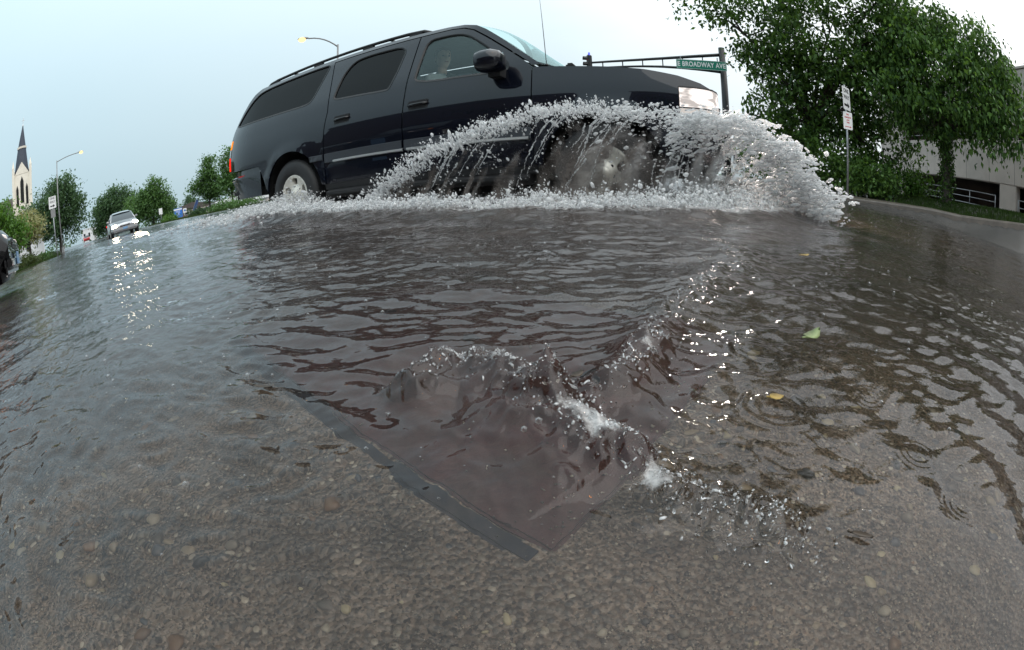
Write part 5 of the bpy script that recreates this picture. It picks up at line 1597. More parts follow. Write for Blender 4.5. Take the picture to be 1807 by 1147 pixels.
    mb.build('windscreen', M['glass_ws'], root, smooth=True)
    mb = MB(); mb.loft([wsrow(2.04, 1.795), [(x + .05, y_, z_ + .012) for x, y_, z_ in wsrow(2.06, 1.805)]], closed=False); mb.f = [f_[::-1] for f_ in mb.f]; mb.build('windscreen_header', P_, root, smooth=True)
    # cowl, wipers
    mb = MB(); mb.loft([[(x - .21 * (1 - abs(yy) ** 2), yy * .93, z) for yy in [-1 + 2 * k / NR for k in range(NR + 1)]] for x, z in ((1.46, 1.305), (1.43, 1.285), (1.38, 1.275))], closed=False); mb.f = [f_[::-1] for f_ in mb.f]
    cw_ = mb.build('cowl', M['trim_black'], root, smooth=True)
    for y0 in (.55, -.25):
        mb = MB(); mb.tube([(1.24, y0 + .1, 1.30), (1.30, y0 - .25, 1.345), (1.36, y0 - .45, 1.40)], [.014, .01, .006], 6); mb.box((1.25, y0 + .1, 1.315), (.07, .09, .045), bevel=.015)
        mb.build('wiper', M['trim_black'], cw_)
    # hood
    hrow = [(1.37, 1.258), (1.2, 1.242), (.9, 1.222), (.62, 1.197), (.37, 1.155), (.20, 1.105), (.125, 1.065), (.095, 1.045)]
    mb = MB()
    def hz(yy, x): return .088 * (1 - abs(yy) ** 2.2) * (.35 + .65 * min(1, x / .9)) + .014 * math.exp(-((abs(yy) - .62) / .10) ** 2)
    mb.loft([[(x - (.20 if x > 1.3 else .07 * max(0, 1 - x / 1.2) + .0) * (1 - abs(yy) ** 2), yy * (yb(x, z) - .006), z + hz(yy, x)) for yy in [-1 + 2 * k / 20 for k in range(21)]] for x, z in hrow], closed=False)
    mb.build('hood', P_, root, smooth=True)
    # front: grille, bumper
    mb = MB(); mb.box((.10, 0, .955), (.10, 1.10, .20), bevel=.02); gr = mb.build('grille', M['trim_black'], root)
    mb = MB(); mb.box((.045, 0, .955), (.03, 1.10, .055), bevel=.012); mb.build('grille_bar', M['chrome'], gr)
    mb = MB(); mb.box((.03, 0, .955), (.012, .16, .05), bevel=.005); mb.build('emblem', M['bright_strip'], gr)
    mb = MB(); mb.box((.115, 0, 1.062), (.13, 1.2, .035), bevel=.012); mb.build('hood_lip', P_, gr)
    bplan = [(.47, .972), (.30, .965), (.14, .90), (.05, .76), (.01, .45), (0, 0), (.01, -.45), (.05, -.76), (.14, -.90), (.30, -.965), (.47, -.972)]
    mb = MB(); mb.loft([[(x + dx, y_, zz) for x, y_ in bplan] for zz, dx in ((.44, .05), (.50, .0), (.66, -.015), (.80, .0), (.832, .02), (.834, .10))], closed=False)
    fb = mb.build('front_bumper', P_, root, smooth=True)
    for s in (1, -1):
        mb = MB(); mb.lathe([(0, .02), (.05, .018), (.055, 0)], (.03, s * .62, .60), (-1, 0, 0), 14); mb.build('fog_lamp', M['lamp_side'], fb, smooth=True)
    mb = MB(); mb.box((-.022, 0, .60), (.012, .31, .155), bevel=.004); mb.build('licence_plate', M['sign_white'], fb)
    mb = MB(); mb.box((.36, 0, .64), (.46, 1.66, .56)); mb.build('radiator_block', M['dark'], root)
    # tail: tailgate with window, bumper
    mb = MB()
    mb.loft([[(x + .045 * (1 - abs(yy) ** 2), yy * (yb(x, z)), z + (.062 * (1 - abs(yy) ** 2.4) if i == 0 else 0)) for yy in [-1 + 2 * k / NR for k in range(NR + 1)]] for i, (x, z) in enumerate(D0)], closed=False)
    mb.f = [f_[::-1] for f_ in mb.f]
    tg = mb.build('tailgate', P_, root, smooth=True)
    mb = MB(); mb.loft([[(x + .045 * (1 - abs(yy) ** 2) + .006, yy * (yb(x, z)), z) for yy in [-.86 + 1.72 * k / NR for k in range(NR + 1)]] for x, z in D0[1:6]], closed=False); mb.f = [f_[::-1] for f_ in mb.f]; mb.build('tailgate_window', M['glass_dark'], tg, smooth=True)
    rplan = [(4.86, .972), (5.3, .955), (5.62, .90), (5.76, .80), (5.80, .5), (5.81, 0), (5.80, -.5), (5.76, -.80), (5.62, -.90), (5.3, -.955), (4.86, -.972)]
    mb = MB(); mb.loft([[(x + dx * (x > 5.2), y_, zz + dz * max(0, 5.3 - x)) for x, y_ in rplan] for zz, dx, dz in ((.44, -.16, -.02), (.50, -.11, 0), (.62, -.05, 0), (.685, .0, 0), (.72, .0, 0), (.735, -.09, 0), (.795, -.10, 0))], closed=False)
    mb.f = [f_ for f_ in mb.f]
    mb.build('rear_bumper', P_, root, autosmooth=35)
    mb = MB(); mb.box((5.1, 0, .47), (1.0, 1.7, .06)); mb.box((2.9, 0, .36), (3.9, 1.5, .30)); mb.build('underbody', M['dark'], root)
    mb = MB(); mb.box((3.4, 0, .52), (4.4, 1.80, .05)); mb.build('floor_pan', M['dark'], root)
    # roof rack
    for s in (1, -1):
        rk = [(2.57, .63, 1.865), (2.66, .635, 1.895), (2.85, .64, 1.905), (3.5, .645, 1.908), (4.3, .645, 1.908), (4.85, .64, 1.90), (5.0, .635, 1.885), (5.08, .63, 1.86)]
        mb = MB(); mb.tube([(x, s * y_, z) for x, y_, z in rk], [.014, .022, .02, .018, .018, .02, .022, .014], 8); rk_o = mb.build('roof_rail', M['trim_black'], root, smooth=True)
        for x in (2.75, 3.35, 4.1, 4.9):
            mb = MB(); mb.box((x, s * .64, 1.885), (.16, .03, .04), bevel=.01); mb.build('rail_foot', M['trim_black'], rk_o)
    for x in (3.1, 4.6):
        MB().tube([(x, -.63, 1.915), (x, 0, 1.935), (x, .63, 1.915)], .012, 6).build('cross_bar', M['trim_black'], root, smooth=True)
    # aerial on the right front fender
    mb = MB(); mb.lathe([(.0, .045), (.012, .04), (.022, .0)], (1.395, .86, 1.258), (0, 0, 1), 12); an = mb.build('aerial', M['trim_black'], root, smooth=True)
    MB().tube([(1.395, .86, 1.29), (1.415, .86, 1.75), (1.437, .86, 2.2)], [.0035, .0028, .002], 6).build('aerial_rod', M['steel'], an, smooth=True)
    # interior
    for y_ in (.42, -.42):
        mb = MB(); mb.box((2.50, y_, .86), (.52, .52, .16), bevel=.05); mb.build('seat', M['cabin'], root, autosmooth=40)
        mb = MB(); mb.box((2.83, y_, 1.18), (.15, .50, .62), M=Matrix.Rotation(R(12), 3, 'Y'), bevel=.05); sb = mb.build('seat_back', M['cabin'], root, autosmooth=40)
        mb = MB(); mb.box((2.93, y_, 1.57), (.10, .28, .17), bevel=.04); mb.build('headrest', M['cabin'], sb, autosmooth=40)
    mb = MB(); mb.box((3.75, 0, 1.1), (.16, 1.5, .7), bevel=.05); mb.build('bench_seat', M['cabin'], root)
    mb = MB(); mb.loft([[(x, y_, z) for x, z in ((1.36, 1.0), (1.40, 1.27), (1.68, 1.25), (1.78, 1.16), (1.72, .95))] for y_ in (-.86, .86)]); mb.build('dashboard', M['cabin'], root, autosmooth=40)
    mb = MB()
    cpts = [(1.93 + .09 * math.sin(a), -.42 + .19 * math.cos(a), 1.18 + .17 * math.sin(a)) for a in [k * math.pi / 12 for k in range(25)]]
    mb.tube(cpts, .014, 6); mb.build('steering_wheel', M['trim_black'], root, smooth=True)
    mb = MB(); mb.box((2.75, 0, .60), (2.6, 1.72, .1)); mb.box((2.2, 0, .52), (1.4, 1.8, .1)); mb.build('cabin_floor', M['dark'], root)
    mb = MB(); mb.loft([[(x, yy * (yb(x, z) - .05), z - .02 + .05 * (1 - yy * yy)) for yy in [-1 + 2 * k / 6 for k in range(7)]] for x, z in ((2.3, 1.83), (3, 1.83), (5.0, 1.83))], closed=False); mb.build('headliner', M['cabin'], root)
    return root

suv_root = make_suv('black navy SUV ploughing through the flood, throwing up a fan of spray')
o0 = suv(0, 0, 0)
suv_root.location = o0
suv_root.rotation_euler = (0, 0, math.atan2(_rh.y, _rh.x))

# ---------------------------------------------------------------- person at the front side window
def skin_body(name, chain, edges, radii, mat, parent, sub=2):
    me = bpy.data.meshes.new(name); me.from_pydata(chain, edges, [])
    o = bpy.data.objects.new(name, me); COL.objects.link(o)
    me.materials.append(mat)
    sk = o.modifiers.new('skin', 'SKIN'); sk.use_smooth_shade = True
    for i, r_ in enumerate(radii):
        d_ = me.skin_vertices[0].data[i]; d_.radius = r_ if hasattr(r_, '__len__') else (r_, r_)
    me.skin_vertices[0].data[0].use_root = True
    sb = o.modifiers.new('sub', 'SUBSURF'); sb.levels = sub; sb.render_levels = sub
    bpy.context.view_layer.update()
    dg = bpy.context.evaluated_depsgraph_get()
    m2 = bpy.data.meshes.new_from_object(o.evaluated_get(dg))
    bpy.data.objects.remove(o)
    m2.name = name
    m2.polygons.foreach_set('use_smooth', [True] * len(m2.polygons))
    o = bpy.data.objects.new(name, m2); COL.objects.link(o); o.parent = parent
    return o
px0 = suv(2.56, .40, 0)
person = empty('person', (px0.x, px0.y, .80 - SZ), suv_root.rotation_euler.z)
tag(person, 'person in a pale top sitting behind the front side window of the SUV', 'person')
# local: -x is forward, y to the window, z up from the seat (seat top at .14)
J = [(.10, 0, .22), (.12, 0, .40), (.10, 0, .56), (.07, 0, .655), (.05, 0, .70),        # pelvis, waist, chest, neck base, neck
     (.10, .17, .585), (-.02, .23, .40), (-.20, .19, .47), (-.27, .17, .49),           # right shoulder elbow wrist hand
     (.10, -.17, .585), (0, -.23, .40), (-.20, -.17, .44), (-.27, -.15, .45),
     (-.10, .10, .18), (-.40, .12, .20), (-.48, .12, -.12), (-.10, -.10, .18), (-.40, -.12, .20), (-.48, -.12, -.12)]
Ed = [(0, 1), (1, 2), (2, 3), (3, 4), (2, 5), (5, 6), (6, 7), (7, 8), (2, 9), (9, 10), (10, 11), (11, 12), (0, 13), (13, 14), (14, 15), (0, 16), (16, 17), (17, 18)]
Rd = [(.13, .15), (.115, .14), (.12, .15), (.055, .06), (.05, .05), .065, .048, .036, .03, .065, .048, .036, .03, .085, .065, .05, .085, .065, .05]
body = skin_body('body', J, Ed, Rd, M['shirt'], person)
# head with a face: lofted rings, turned a little to the window
def head_pt(th, h):
    # h 0 chin .. 1 crown; th angle, 0 = face forward
    hw = np.interp(h, [0, .08, .25, .5, .7, .88, .97, 1], [.022, .044, .062, .074, .077, .064, .034, .003])
    hf = np.interp(h, [0, .08, .25, .5, .7, .88, .97, 1], [.055, .078, .088, .092, .094, .076, .040, .003])
    hb_ = np.interp(h, [0, .08, .25, .5, .7, .88, .97, 1], [.0, .02, .07, .098, .106, .090, .05, .003])
    c, s_ = math.cos(th), math.sin(th)
    x = c * (hf if c > 0 else hb_); y_ = s_ * hw
    f = math.exp(-(th / .16) ** 2)
    x += .026 * f * math.exp(-((h - .40) / .07) ** 2) + .012 * f * math.exp(-((h - .50) / .07) ** 2)        # nose
    x += .007 * math.exp(-(th / .3) ** 2) * math.exp(-((h - .24) / .03) ** 2)                                # lips
    x -= .010 * (math.exp(-((abs(th) - .42) / .2) ** 2)) * math.exp(-((h - .535) / .05) ** 2)                # eye sockets
    x += .006 * math.exp(-(th / .7) ** 2) * math.exp(-((h - .62) / .04) ** 2)
    return x, y_, h * .235
hd = empty('head', (.035, .0, .715)); hd.parent = person; hd.rotation_euler = (0, R(2), R(180 - 38))
ths = [2 * math.pi * k / 40 for k in range(40)]; ths = [t_ if t_ <= math.pi else t_ - 2 * math.pi for t_ in ths]
mb = MB(); mb.loft([[head_pt(t_, h) for t_ in ths] for h in np.concatenate([np.linspace(0, .94, 34), [.97, .99, 1]])]); fc = mb.build('face', M['skin'], hd, smooth=True)
for s in (1, -1):
    mb = MB(); mb.ball((.076, s * .031, .128), .0125, 12, 8); mb.build('eye', M['eye'], hd, smooth=True)
    mb = MB(); mb.tube([(.088, s * .014, .146), (.089, s * .03, .150), (.078, s * .047, .146)], [.003, .004, .002], 6); mb.build('eyebrow', M['hair'], hd, smooth=True)
    mb = MB(); mb.ball((-.005, s * .076, .118), .03, 10, 6, (.55, .25, 1.0)); mb.build('ear', M['skin'], hd, smooth=True)
mb = MB(); mb.tube([(.090, -.022, .057), (.097, 0, .058), (.090, .022, .057)], [.003, .005, .003], 6); mb.build('mouth', M['lip'], hd, smooth=True)
mb = MB()
def hair_pt(t_, h):
    x, y_, z = head_pt(t_, h); g = 1.09
    return x * g - .006, y_ * g, z + .006
rings = []
for i, h in enumerate(np.concatenate([np.linspace(.30, .94, 14), [.97, .99, 1]])):
    ring = []
    for t_ in ths:
        hl_ = max(h, .78 - .02 * math.cos(6 * t_)) if abs(t_) < 1.15 else (max(h, .5) if abs(t_) < 1.5 else h)
        ring.append(hair_pt(t_, min(1, hl_)))
    rings.append(ring)
mb.loft(rings); mb.build('hair', M['hair'], hd, smooth=True)
mb = MB(); mb.tube([(.05, 0, .66), (.045, 0, .74)], [.05, .048], 14); mb.build('neck', M['skin'], person, smooth=True)
# hands: palm with five bent fingers
for s, hp in ((1, (-.27, .17, .49)), (-1, (-.27, -.15, .45))):
    mb = MB(); mb.box((hp[0] - .055, hp[1], hp[2]), (.085, .075, .028), bevel=.012)
    for k in range(4):
        y0 = hp[1] + (k - 1.5) * .019; L_ = (.030, .036, .034, .026)[k]
        a = Vector((hp[0] - .095, y0, hp[2])); b2 = a + Vector((-L_, 0, -.006)); c = b2 + Vector((-L_ * .5, 0, -.024))
        mb.tube([a, b2, c], [.009, .0085, .0065], 6)
    a = Vector((hp[0] - .03, hp[1] - s * .036, hp[2])); mb.tube([a, a + Vector((-.03, -s * .022, -.004)), a + Vector((-.06, -s * .024, -.014))], [.011, .0095, .007], 6)
    mb.build('hand', M['skin'], person, autosmooth=60)

# ---------------------------------------------------------------- other vehicles
M['plate_blue'] = pbr('plate_blue', (.16, .30, .48), .5)
def small_car(name, label, cat, loc, heading, paint, L=4.7, Wd=1.8, H=1.45, kind='sedan', lights=None, rear_lit=False, group=None, detail=True):
    """local x runs from the nose backwards; heading = world direction in which the nose points"""
    root = empty(name, loc, math.atan2(-heading[1], -heading[0])); tag(root, label, cat, group)
    hw = Wd / 2; P_ = M[paint]
    if kind == 'sedan':
        low = [(0, .42, .62), (.12, .30, .74), (.9, .26, .86), (1.35, .24, .93), (2.6, .24, .95), (3.7, .25, .97), (4.45, .28, .95), (4.65, .34, .88), (4.7, .45, .75)]
        cab = [(1.25, .93), (1.95, 1.36), (2.5, 1.45), (3.2, 1.42), (3.75, 1.25), (4.15, .97)]
    elif kind == 'pickup':
        low = [(0, .5, .85), (.1, .42, 1.02), (1.1, .4, 1.10), (1.5, .38, 1.14), (3.3, .38, 1.14), (3.35, .4, 1.12), (5.3, .42, 1.12), (5.4, .45, 1.08)]
        cab = [(1.4, 1.12), (1.95, 1.70), (2.3, 1.78), (3.1, 1.78), (3.25, 1.70), (3.35, 1.12)]
    s_ = L / low[-1][0]; hz_ = H / max(z for _, z in cab)
    def ring(x, z0, z1, w):
        return [(x * s_, y * w, z * hz_) for y, z in ((-.86, z0), (-1, z0 + .12), (-1.0, z0 + .3 * (z1 - z0) + .1), (-.97, z1 - .06), (-.88, z1), (0, z1 + .02), (.88, z1), (.97, z1 - .06), (1.0, z0 + .3 * (z1 - z0) + .1), (1, z0 + .12), (.86, z0))]
    def wd(x):
        q = x / low[-1][0]; return hw * (1 - .16 * max(0, (.10 - q) / .10) ** 1.5 - .12 * max(0, (q - .93) / .07) ** 1.5)
    mb = MB(); mb.loft([ring(x, a, b2, wd(x)) for x, a, b2 in low]); mb.build('body', P_, root, autosmooth=35)
    # cabin: dark glass volume, roof and pillars in body colour
    def cr(x, z, k=0.0):
        b0 = cab[0][1]; f = (z - b0) / (max(q[1] for q in cab) - b0); w = hw * (.90 - .22 * f) - k
        return x, z, w
    mb = MB()
    zb = min(cab[0][1], cab[-1][1]) - .03
    rings = []
    for x, z in cab:
        x_, z_, w = cr(x, z, .01)
        rings.append([(x_ * s_, -hw * .90, zb * hz_), (x_ * s_, -w, (z_ - .02) * hz_), (x_ * s_, 0, (z_ - .005) * hz_), (x_ * s_, w, (z_ - .02) * hz_), (x_ * s_, hw * .90, zb * hz_)])
    mb.loft(rings); gl_ = mb.build('windows', M['glass_far'], root, autosmooth=25)
    mb = MB(); top_ = [c for c in cab if c[1] > max(q[1] for q in cab) * .93]
    mb.loft([[(x * s_, -cr(x, z)[2], (z - .05) * hz_), (x * s_, -cr(x, z)[2] * .85, z * hz_ + .008), (x * s_, 0, z * hz_ + .03), (x * s_, cr(x, z)[2] * .85, z * hz_ + .008), (x * s_, cr(x, z)[2], (z - .05) * hz_)] for x, z in top_], closed=False)
    mb.build('roof', P_, root, smooth=True)
    for sd in (-1, 1):
        for i0, i1 in ((0, 1), (len(cab) - 1, len(cab) - 2)):
            a, b2 = cab[i0], cab[i1]
            MB().tube([(a[0] * s_, sd * hw * .89, a[1] * hz_ - .02), (b2[0] * s_, sd * cr(*b2)[2], b2[1] * hz_ - .03)], .035, 6).build('pillar', P_, root, smooth=True)
        xm = (cab[1][0] + cab[-2][0]) / 2
        MB().tube([(xm * s_, sd * hw * .91, cab[0][1] * hz_), (xm * s_, sd * (cr(xm, cab[2][1])[2] + .01), cab[2][1] * hz_ - .04)], .03, 6).build('pillar', P_, root, smooth=True)
        mb = MB(); mb.box(((cab[0][0] + .45) * s_, sd * (hw + .06), (cab[0][1] + .08) * hz_), (.10, .18, .12), bevel=.03); mb.build('mirror', P_, root, autosmooth=40)
        for xw in (.19 * L, .80 * L):
            wr = .33 if kind == 'sedan' else .39
            w_ = empty('wheel', (xw, sd * (hw - .10), wr)); w_.parent = root
            mb = MB(); mb.lathe([(.19, .10), (.28, .11), (wr, .08), (wr, -.10), (.2, -.1)], (0, 0, 0), (0, sd, 0), 20); mb.build('tyre', M['rubber'], w_, smooth=True)
            mb = MB(); mb.lathe([(0, .09), (.06, .085), (.12, .06), (.19, .10)], (0, 0, 0), (0, sd, 0), 20); mb.build('rim', M['alloy'], w_, smooth=True)
        zl = low[1][2] * hz_ - .10
        mb = MB(); mb.ball((.10 * s_, sd * hw * .70, zl), 1, 10, 6, (.09, .10, .05) if lights == 'lamp_white' else (.12, .22, .095)); mb.build('headlight', M[lights or 'sign_white'], root, smooth=True)
        mb = MB(); mb.box((L - .05, sd * hw * .78, low[-2][2] * hz_ - .12), (.10, .26, .16), bevel=.03); mb.build('tail_lamp', M['lamp_red' if rear_lit else 'sign_red'], root)
        if lights:
            mb = MB(); mb.lathe([(0, .03), (.06, .025), (.07, 0)], (.10, sd * hw * .62, .40 * hz_), (-1, 0, 0), 12); mb.build('fog_lamp', M['lamp_white'], root, smooth=True)
    mb = MB(); mb.box((.035, 0, low[1][2] * hz_ - .14), (.08, hw * .75, .14), bevel=.03); gr = mb.build('grille', M['trim_black'], root)
    mb = MB(); mb.box((-.01, 0, low[1][2] * hz_ - .14), (.03, hw * .7, .025), bevel=.008); mb.build('grille_bar', M['chrome'], gr)
    mb = MB(); mb.box((.05, 0, low[0][1] * hz_ + .02), (.14, hw * 1.75, .18), bevel=.06); bm_ = mb.build('bumper', P_, root, autosmooth=40)
    mb = MB(); mb.box((-.03, 0, low[0][1] * hz_ + .05), (.012, .30, .12), bevel=.004); mb.build('licence_plate', M['plate_blue'], bm_)
    return root

hd_ = (-streetd.x, -streetd.y)
small_car('sedan', 'silver sedan with both headlights glaring, driving up the flooded street behind the SUV', 'car', pol(-49.1, 26.5, -.09), hd_, 'paint_silver', 4.8, 1.84, 1.48, lights='lamp_white_far')
small_car('sedan', 'small dark red car with red tail lights at the far end of the street', 'car', gp(-54.55, 118), (streetd.x, streetd.y), 'paint_red', rear_lit=True)
sd2 = pol(-36.5, 1).xy; side_dir = (math.cos(R(40)), math.sin(R(40)))
small_car('pickup_truck', 'white pickup truck parked behind the long hedge, nose to the left', 'pickup truck', gp(-36.9, 50), (-.80, -.60), 'paint_white', 5.6, 1.95, 1.8, 'pickup')
small_car('pickup_truck', 'white pickup truck seen in the gap below the rear bumper of the SUV', 'pickup truck', gp(-33.3, 46), (-.83, -.56), 'paint_white', 5.6, 1.95, 1.8, 'pickup')
small_car('sedan', 'dark car parked beside the navy banner, mostly hidden by shrubs', 'car', gp(-38.9, 60), (-.7, -.7), 'paint_black2')

# far traffic lights down the street
def far_signal(label, phi, D, h, red):
    b_ = gp(phi, D); root = empty('traffic_signal', b_); tag(root, label, 'traffic signal')
    MB().tube([(0, 0, -.3), (0, 0, h + .5)], .08, 8).build('post', M['pole_grey'], root, smooth=True)
    tc_ = -b_.xy.normalized(); m_ = face_to(tc_, (0, 0, h)); 
    mb = MB(); mb.box((0, 0, .15), (.36, 1.05, .22), bevel=.03); o = mb.build('housing', M['pole_black'], root); o.matrix_local = m_
    for k in range(3):
        mb = MB(); mb.lathe([(0, .03), (.12, .025), (.125, 0)], (0, .33 - .33 * k, .262), (0, 0, 1), 12)
        o = mb.build('lens', M['lamp_red'] if (k == 0 and red) else M['dark'], root, smooth=True); o.matrix_local = m_
far_signal('far traffic signal showing red, left of the silver car', -51.6, 70, 1.05, True)
far_signal('far traffic signal post beside the red car', -53.4, 120, 2.2, False)

# black sedan cut by the left edge: only its nose corner is in the picture
hdg = Vector((math.sin(R(30)), math.cos(R(30)), 0))
lv = small_car('sedan', 'black sedan cut off by the left edge of the picture, its lamps lit', 'car', (0, 0, 0), hdg, 'paint_black2', 4.8, 1.85, 1.50, lights='lamp_white')
rz_ = lv.rotation_euler.z
target = pol(-67.15, 4.3, 0)
cx_, cy_ = .10, .80                                  # right front corner in the car's own frame
lv.location = (target.x - (math.cos(rz_) * cx_ - math.sin(rz_) * cy_), target.y - (math.sin(rz_) * cx_ + math.cos(rz_) * cy_), -.17)
mb = MB(); mb.box((.30, .90, .70), (.16, .05, .06), bevel=.015); mb.build('marker_lamp', M['lamp_amber'], lv)

# ---------------------------------------------------------------- spray, foam and bubbles
m, t, out = new_mat('spray_water')
g = N(t, 'ShaderNodeNewGeometry')
rfn = N(t, 'ShaderNodeBsdfGlass', IOR=1.33, Roughness=.05); rfn.inputs['Color'].default_value = (.95, .96, .97, 1)
dfn = N(t, 'ShaderNodeBsdfPrincipled', Roughness=.15); dfn.inputs['Base Color'].default_value = (.86, .86, .86, 1); dfn.inputs['Specular IOR Level'].default_value = .8
tln = N(t, 'ShaderNodeBsdfTranslucent'); tln.inputs['Color'].default_value = (.9, .9, .9, 1)
ma = N(t, 'ShaderNodeMixShader'); ma.inputs[0].default_value = .55; t.links.new(dfn.outputs[0], ma.inputs[1]); t.links.new(tln.outputs[0], ma.inputs[2])
mrn = N(t, 'ShaderNodeMapRange'); mrn.inputs['To Min'].default_value = .35; mrn.inputs['To Max'].default_value = 1.0; t.links.new(g.outputs['Random Per Island'], mrn.inputs['Value'])
mb_ = N(t, 'ShaderNodeMixShader'); t.links.new(mrn.outputs[0], mb_.inputs[0]); t.links.new(rfn.outputs[0], mb_.inputs[1]); t.links.new(ma.outputs[0], mb_.inputs[2])
t.links.new(mb_.outputs[0], out.inputs['Surface'])
M['spray'] = m
m, t, out = new_mat('clear_water_drop')
g = N(t, 'ShaderNodeNewGeometry')
rfn = N(t, 'ShaderNodeBsdfGlass', IOR=1.33, Roughness=.0)
dfn = N(t, 'ShaderNodeBsdfPrincipled', Roughness=.1); dfn.inputs['Base Color'].default_value = (.8, .8, .8, 1)
mrn = N(t, 'ShaderNodeMapRange'); mrn.inputs['From Min'].default_value = .60; mrn.inputs['To Max'].default_value = .6; t.links.new(g.outputs['Random Per Island'], mrn.inputs['Value'])
mb_ = N(t, 'ShaderNodeMixShader'); t.links.new(mrn.outputs[0], mb_.inputs[0]); t.links.new(rfn.outputs[0], mb_.inputs[1]); t.links.new(dfn.outputs[0], mb_.inputs[2])
t.links.new(mb_.outputs[0], out.inputs['Surface'])
M['clear'] = m
m, t, out = new_mat('muddy_sheet')
co = coords(t)
nn = N(t, 'ShaderNodeTexNoise', Scale=9.0, Detail=7.0, Roughness=.68); t.links.new(coords(t, (1, 1, .45)), nn.inputs['Vector'])
at = N(t, 'ShaderNodeAttribute', attribute_name='dens')
ad2 = N(t, 'ShaderNodeMath', operation='ADD'); t.links.new(nn.outputs[0], ad2.inputs[0]); t.links.new(at.outputs['Fac'], ad2.inputs[1])
mrn = N(t, 'ShaderNodeMapRange'); mrn.inputs['From Min'].default_value = .92; mrn.inputs['From Max'].default_value = 1.25; mrn.inputs['To Max'].default_value = .85; t.links.new(ad2.outputs[0], mrn.inputs['Value'])
dfn = N(t, 'ShaderNodeBsdfPrincipled', Roughness=.12); dfn.inputs['Specular IOR Level'].default_value = .7
wh = N(t, 'ShaderNodeAttribute', attribute_name='white')
mixc = N(t, 'ShaderNodeMix', data_type='RGBA'); mixc.inputs[6].default_value = (.17, .145, .13, 1); mixc.inputs[7].default_value = (.72, .71, .70, 1)
t.links.new(wh.outputs['Fac'], mixc.inputs[0]); t.links.new(mixc.outputs[2], dfn.inputs['Base Color'])
n3 = N(t, 'ShaderNodeTexNoise', Scale=40.0, Detail=4.0); t.links.new(co, n3.inputs['Vector'])
b3 = N(t, 'ShaderNodeBump', Strength=.9, Distance=.02); t.links.new(n3.outputs[0], b3.inputs['Height']); t.links.new(b3.outputs[0], dfn.inputs['Normal'])
trn = N(t, 'ShaderNodeBsdfTransparent')
ms_ = N(t, 'ShaderNodeMixShader'); t.links.new(mrn.outputs[0], ms_.inputs[0]); t.links.new(trn.outputs[0], ms_.inputs[1]); t.links.new(dfn.outputs[0], ms_.inputs[2])
t.links.new(ms_.outputs[0], out.inputs['Surface'])
M['sheet'] = m

_bm = bmesh.new(); bmesh.ops.create_icosphere(_bm, subdivisions=1, radius=1); _bm.verts.index_update()
ICO_V = np.array([v_.co[:] for v_ in _bm.verts]); ICO_F = np.array([[q.index for q in f_.verts] for f_ in _bm.faces]); _bm.free()

OCT_V = np.array([(1, 0, 0), (-1, 0, 0), (0, 1, 0), (0, -1, 0), (0, 0, 1), (0, 0, -1)], float)
OCT_F = np.array([(0, 2, 4), (2, 1, 4), (1, 3, 4), (3, 0, 4), (2, 0, 5), (1, 2, 5), (3, 1, 5), (0, 3, 5)])
def drops(name, P, rad, stretch_dir=None, stretch=None, mat=None, seed=0, jitter=.25, parent=None):
    """one mesh of many drops: P (n,3), rad (n,), each pulled out along its own direction"""
    n = len(P); rng = np.random.RandomState(seed)
    if stretch_dir is not None:
        d_all = stretch_dir / (np.linalg.norm(stretch_dir, axis=1)[:, None] + 1e-9)
    VV, FF, base = [], [], 0
    big = rad > np.median(rad) * 1.25                 # the larger drops are rounder
    for sel, BV, BF in ((big, ICO_V, ICO_F), (~big, OCT_V, OCT_F)):
        k = int(sel.sum())
        if k == 0: continue
        V = np.repeat(BV[None], k, 0) * (1 + jitter * rng.normal(size=(k, len(BV), 1)))
        V = V * rad[sel][:, None, None]
        if stretch_dir is not None:
            d = d_all[sel]
            proj_ = (V * d[:, None, :]).sum(-1)
            V = V + proj_[:, :, None] * d[:, None, :] * (stretch[sel] - 1)[:, None, None]
        V = V + P[sel][:, None, :]
        FF.append((BF[None] + (np.arange(k) * len(BV))[:, None, None]).reshape(-1, 3) + base); VV.append(V.reshape(-1, 3)); base += k * len(BV)
    return np_mesh(name, np.concatenate(VV), np.concatenate(FF), mat, parent, smooth=True)

def suv_pts(A):
    """(n,3) SUV-frame points to world"""
    A = np.asarray(A)
    x = _rh.x * (A[:, 0] - SX) + _nh.x * (A[:, 1] - SY)
    y = _rh.y * (A[:, 0] - SX) + _nh.y * (A[:, 1] - SY)
    return np.stack([x, y, A[:, 2] - SZ], -1)
def suv_dir(A):
    return np.stack([_rh.x * A[:, 0] + _nh.x * A[:, 1], _rh.y * A[:, 0] + _nh.y * A[:, 1], A[:, 2]], -1)

# crest of the fan in the (X, Z) plane, parameter s from the tail end to the nose end
CREST = np.array([(2.72, .22), (2.55, .34), (2.36, .46), (2.14, .60), (1.95, .69), (1.71, .77), (1.50, .81), (1.25, .84), (.94, .85), (.65, .83), (.35, .83), (.13, .80), (-.09, .79), (-.28, .70), (-.43, .59), (-.55, .46), (-.64, .34), (-.72, .22)])
cs_ = np.linspace(0, 1, len(CREST))
def crest(s):
    s = np.asarray(s, float); e = sm(.02, .15, s)
    rag = perlin(s * 16, s * 0 + 3.3, 92) + .7 * perlin(s * 43, s * 0 + 1.7, 93)
    rag2 = perlin(s * 19, s * 0 + 8.3, 94) + .6 * perlin(s * 51, s * 0 + 4.7, 95)
    return np.interp(s, cs_, CREST[:, 0]) + .07 * rag2 * e, np.interp(s, cs_, CREST[:, 1]) + .075 * rag * e * (1 - .6 * sm(.8, 1, s))
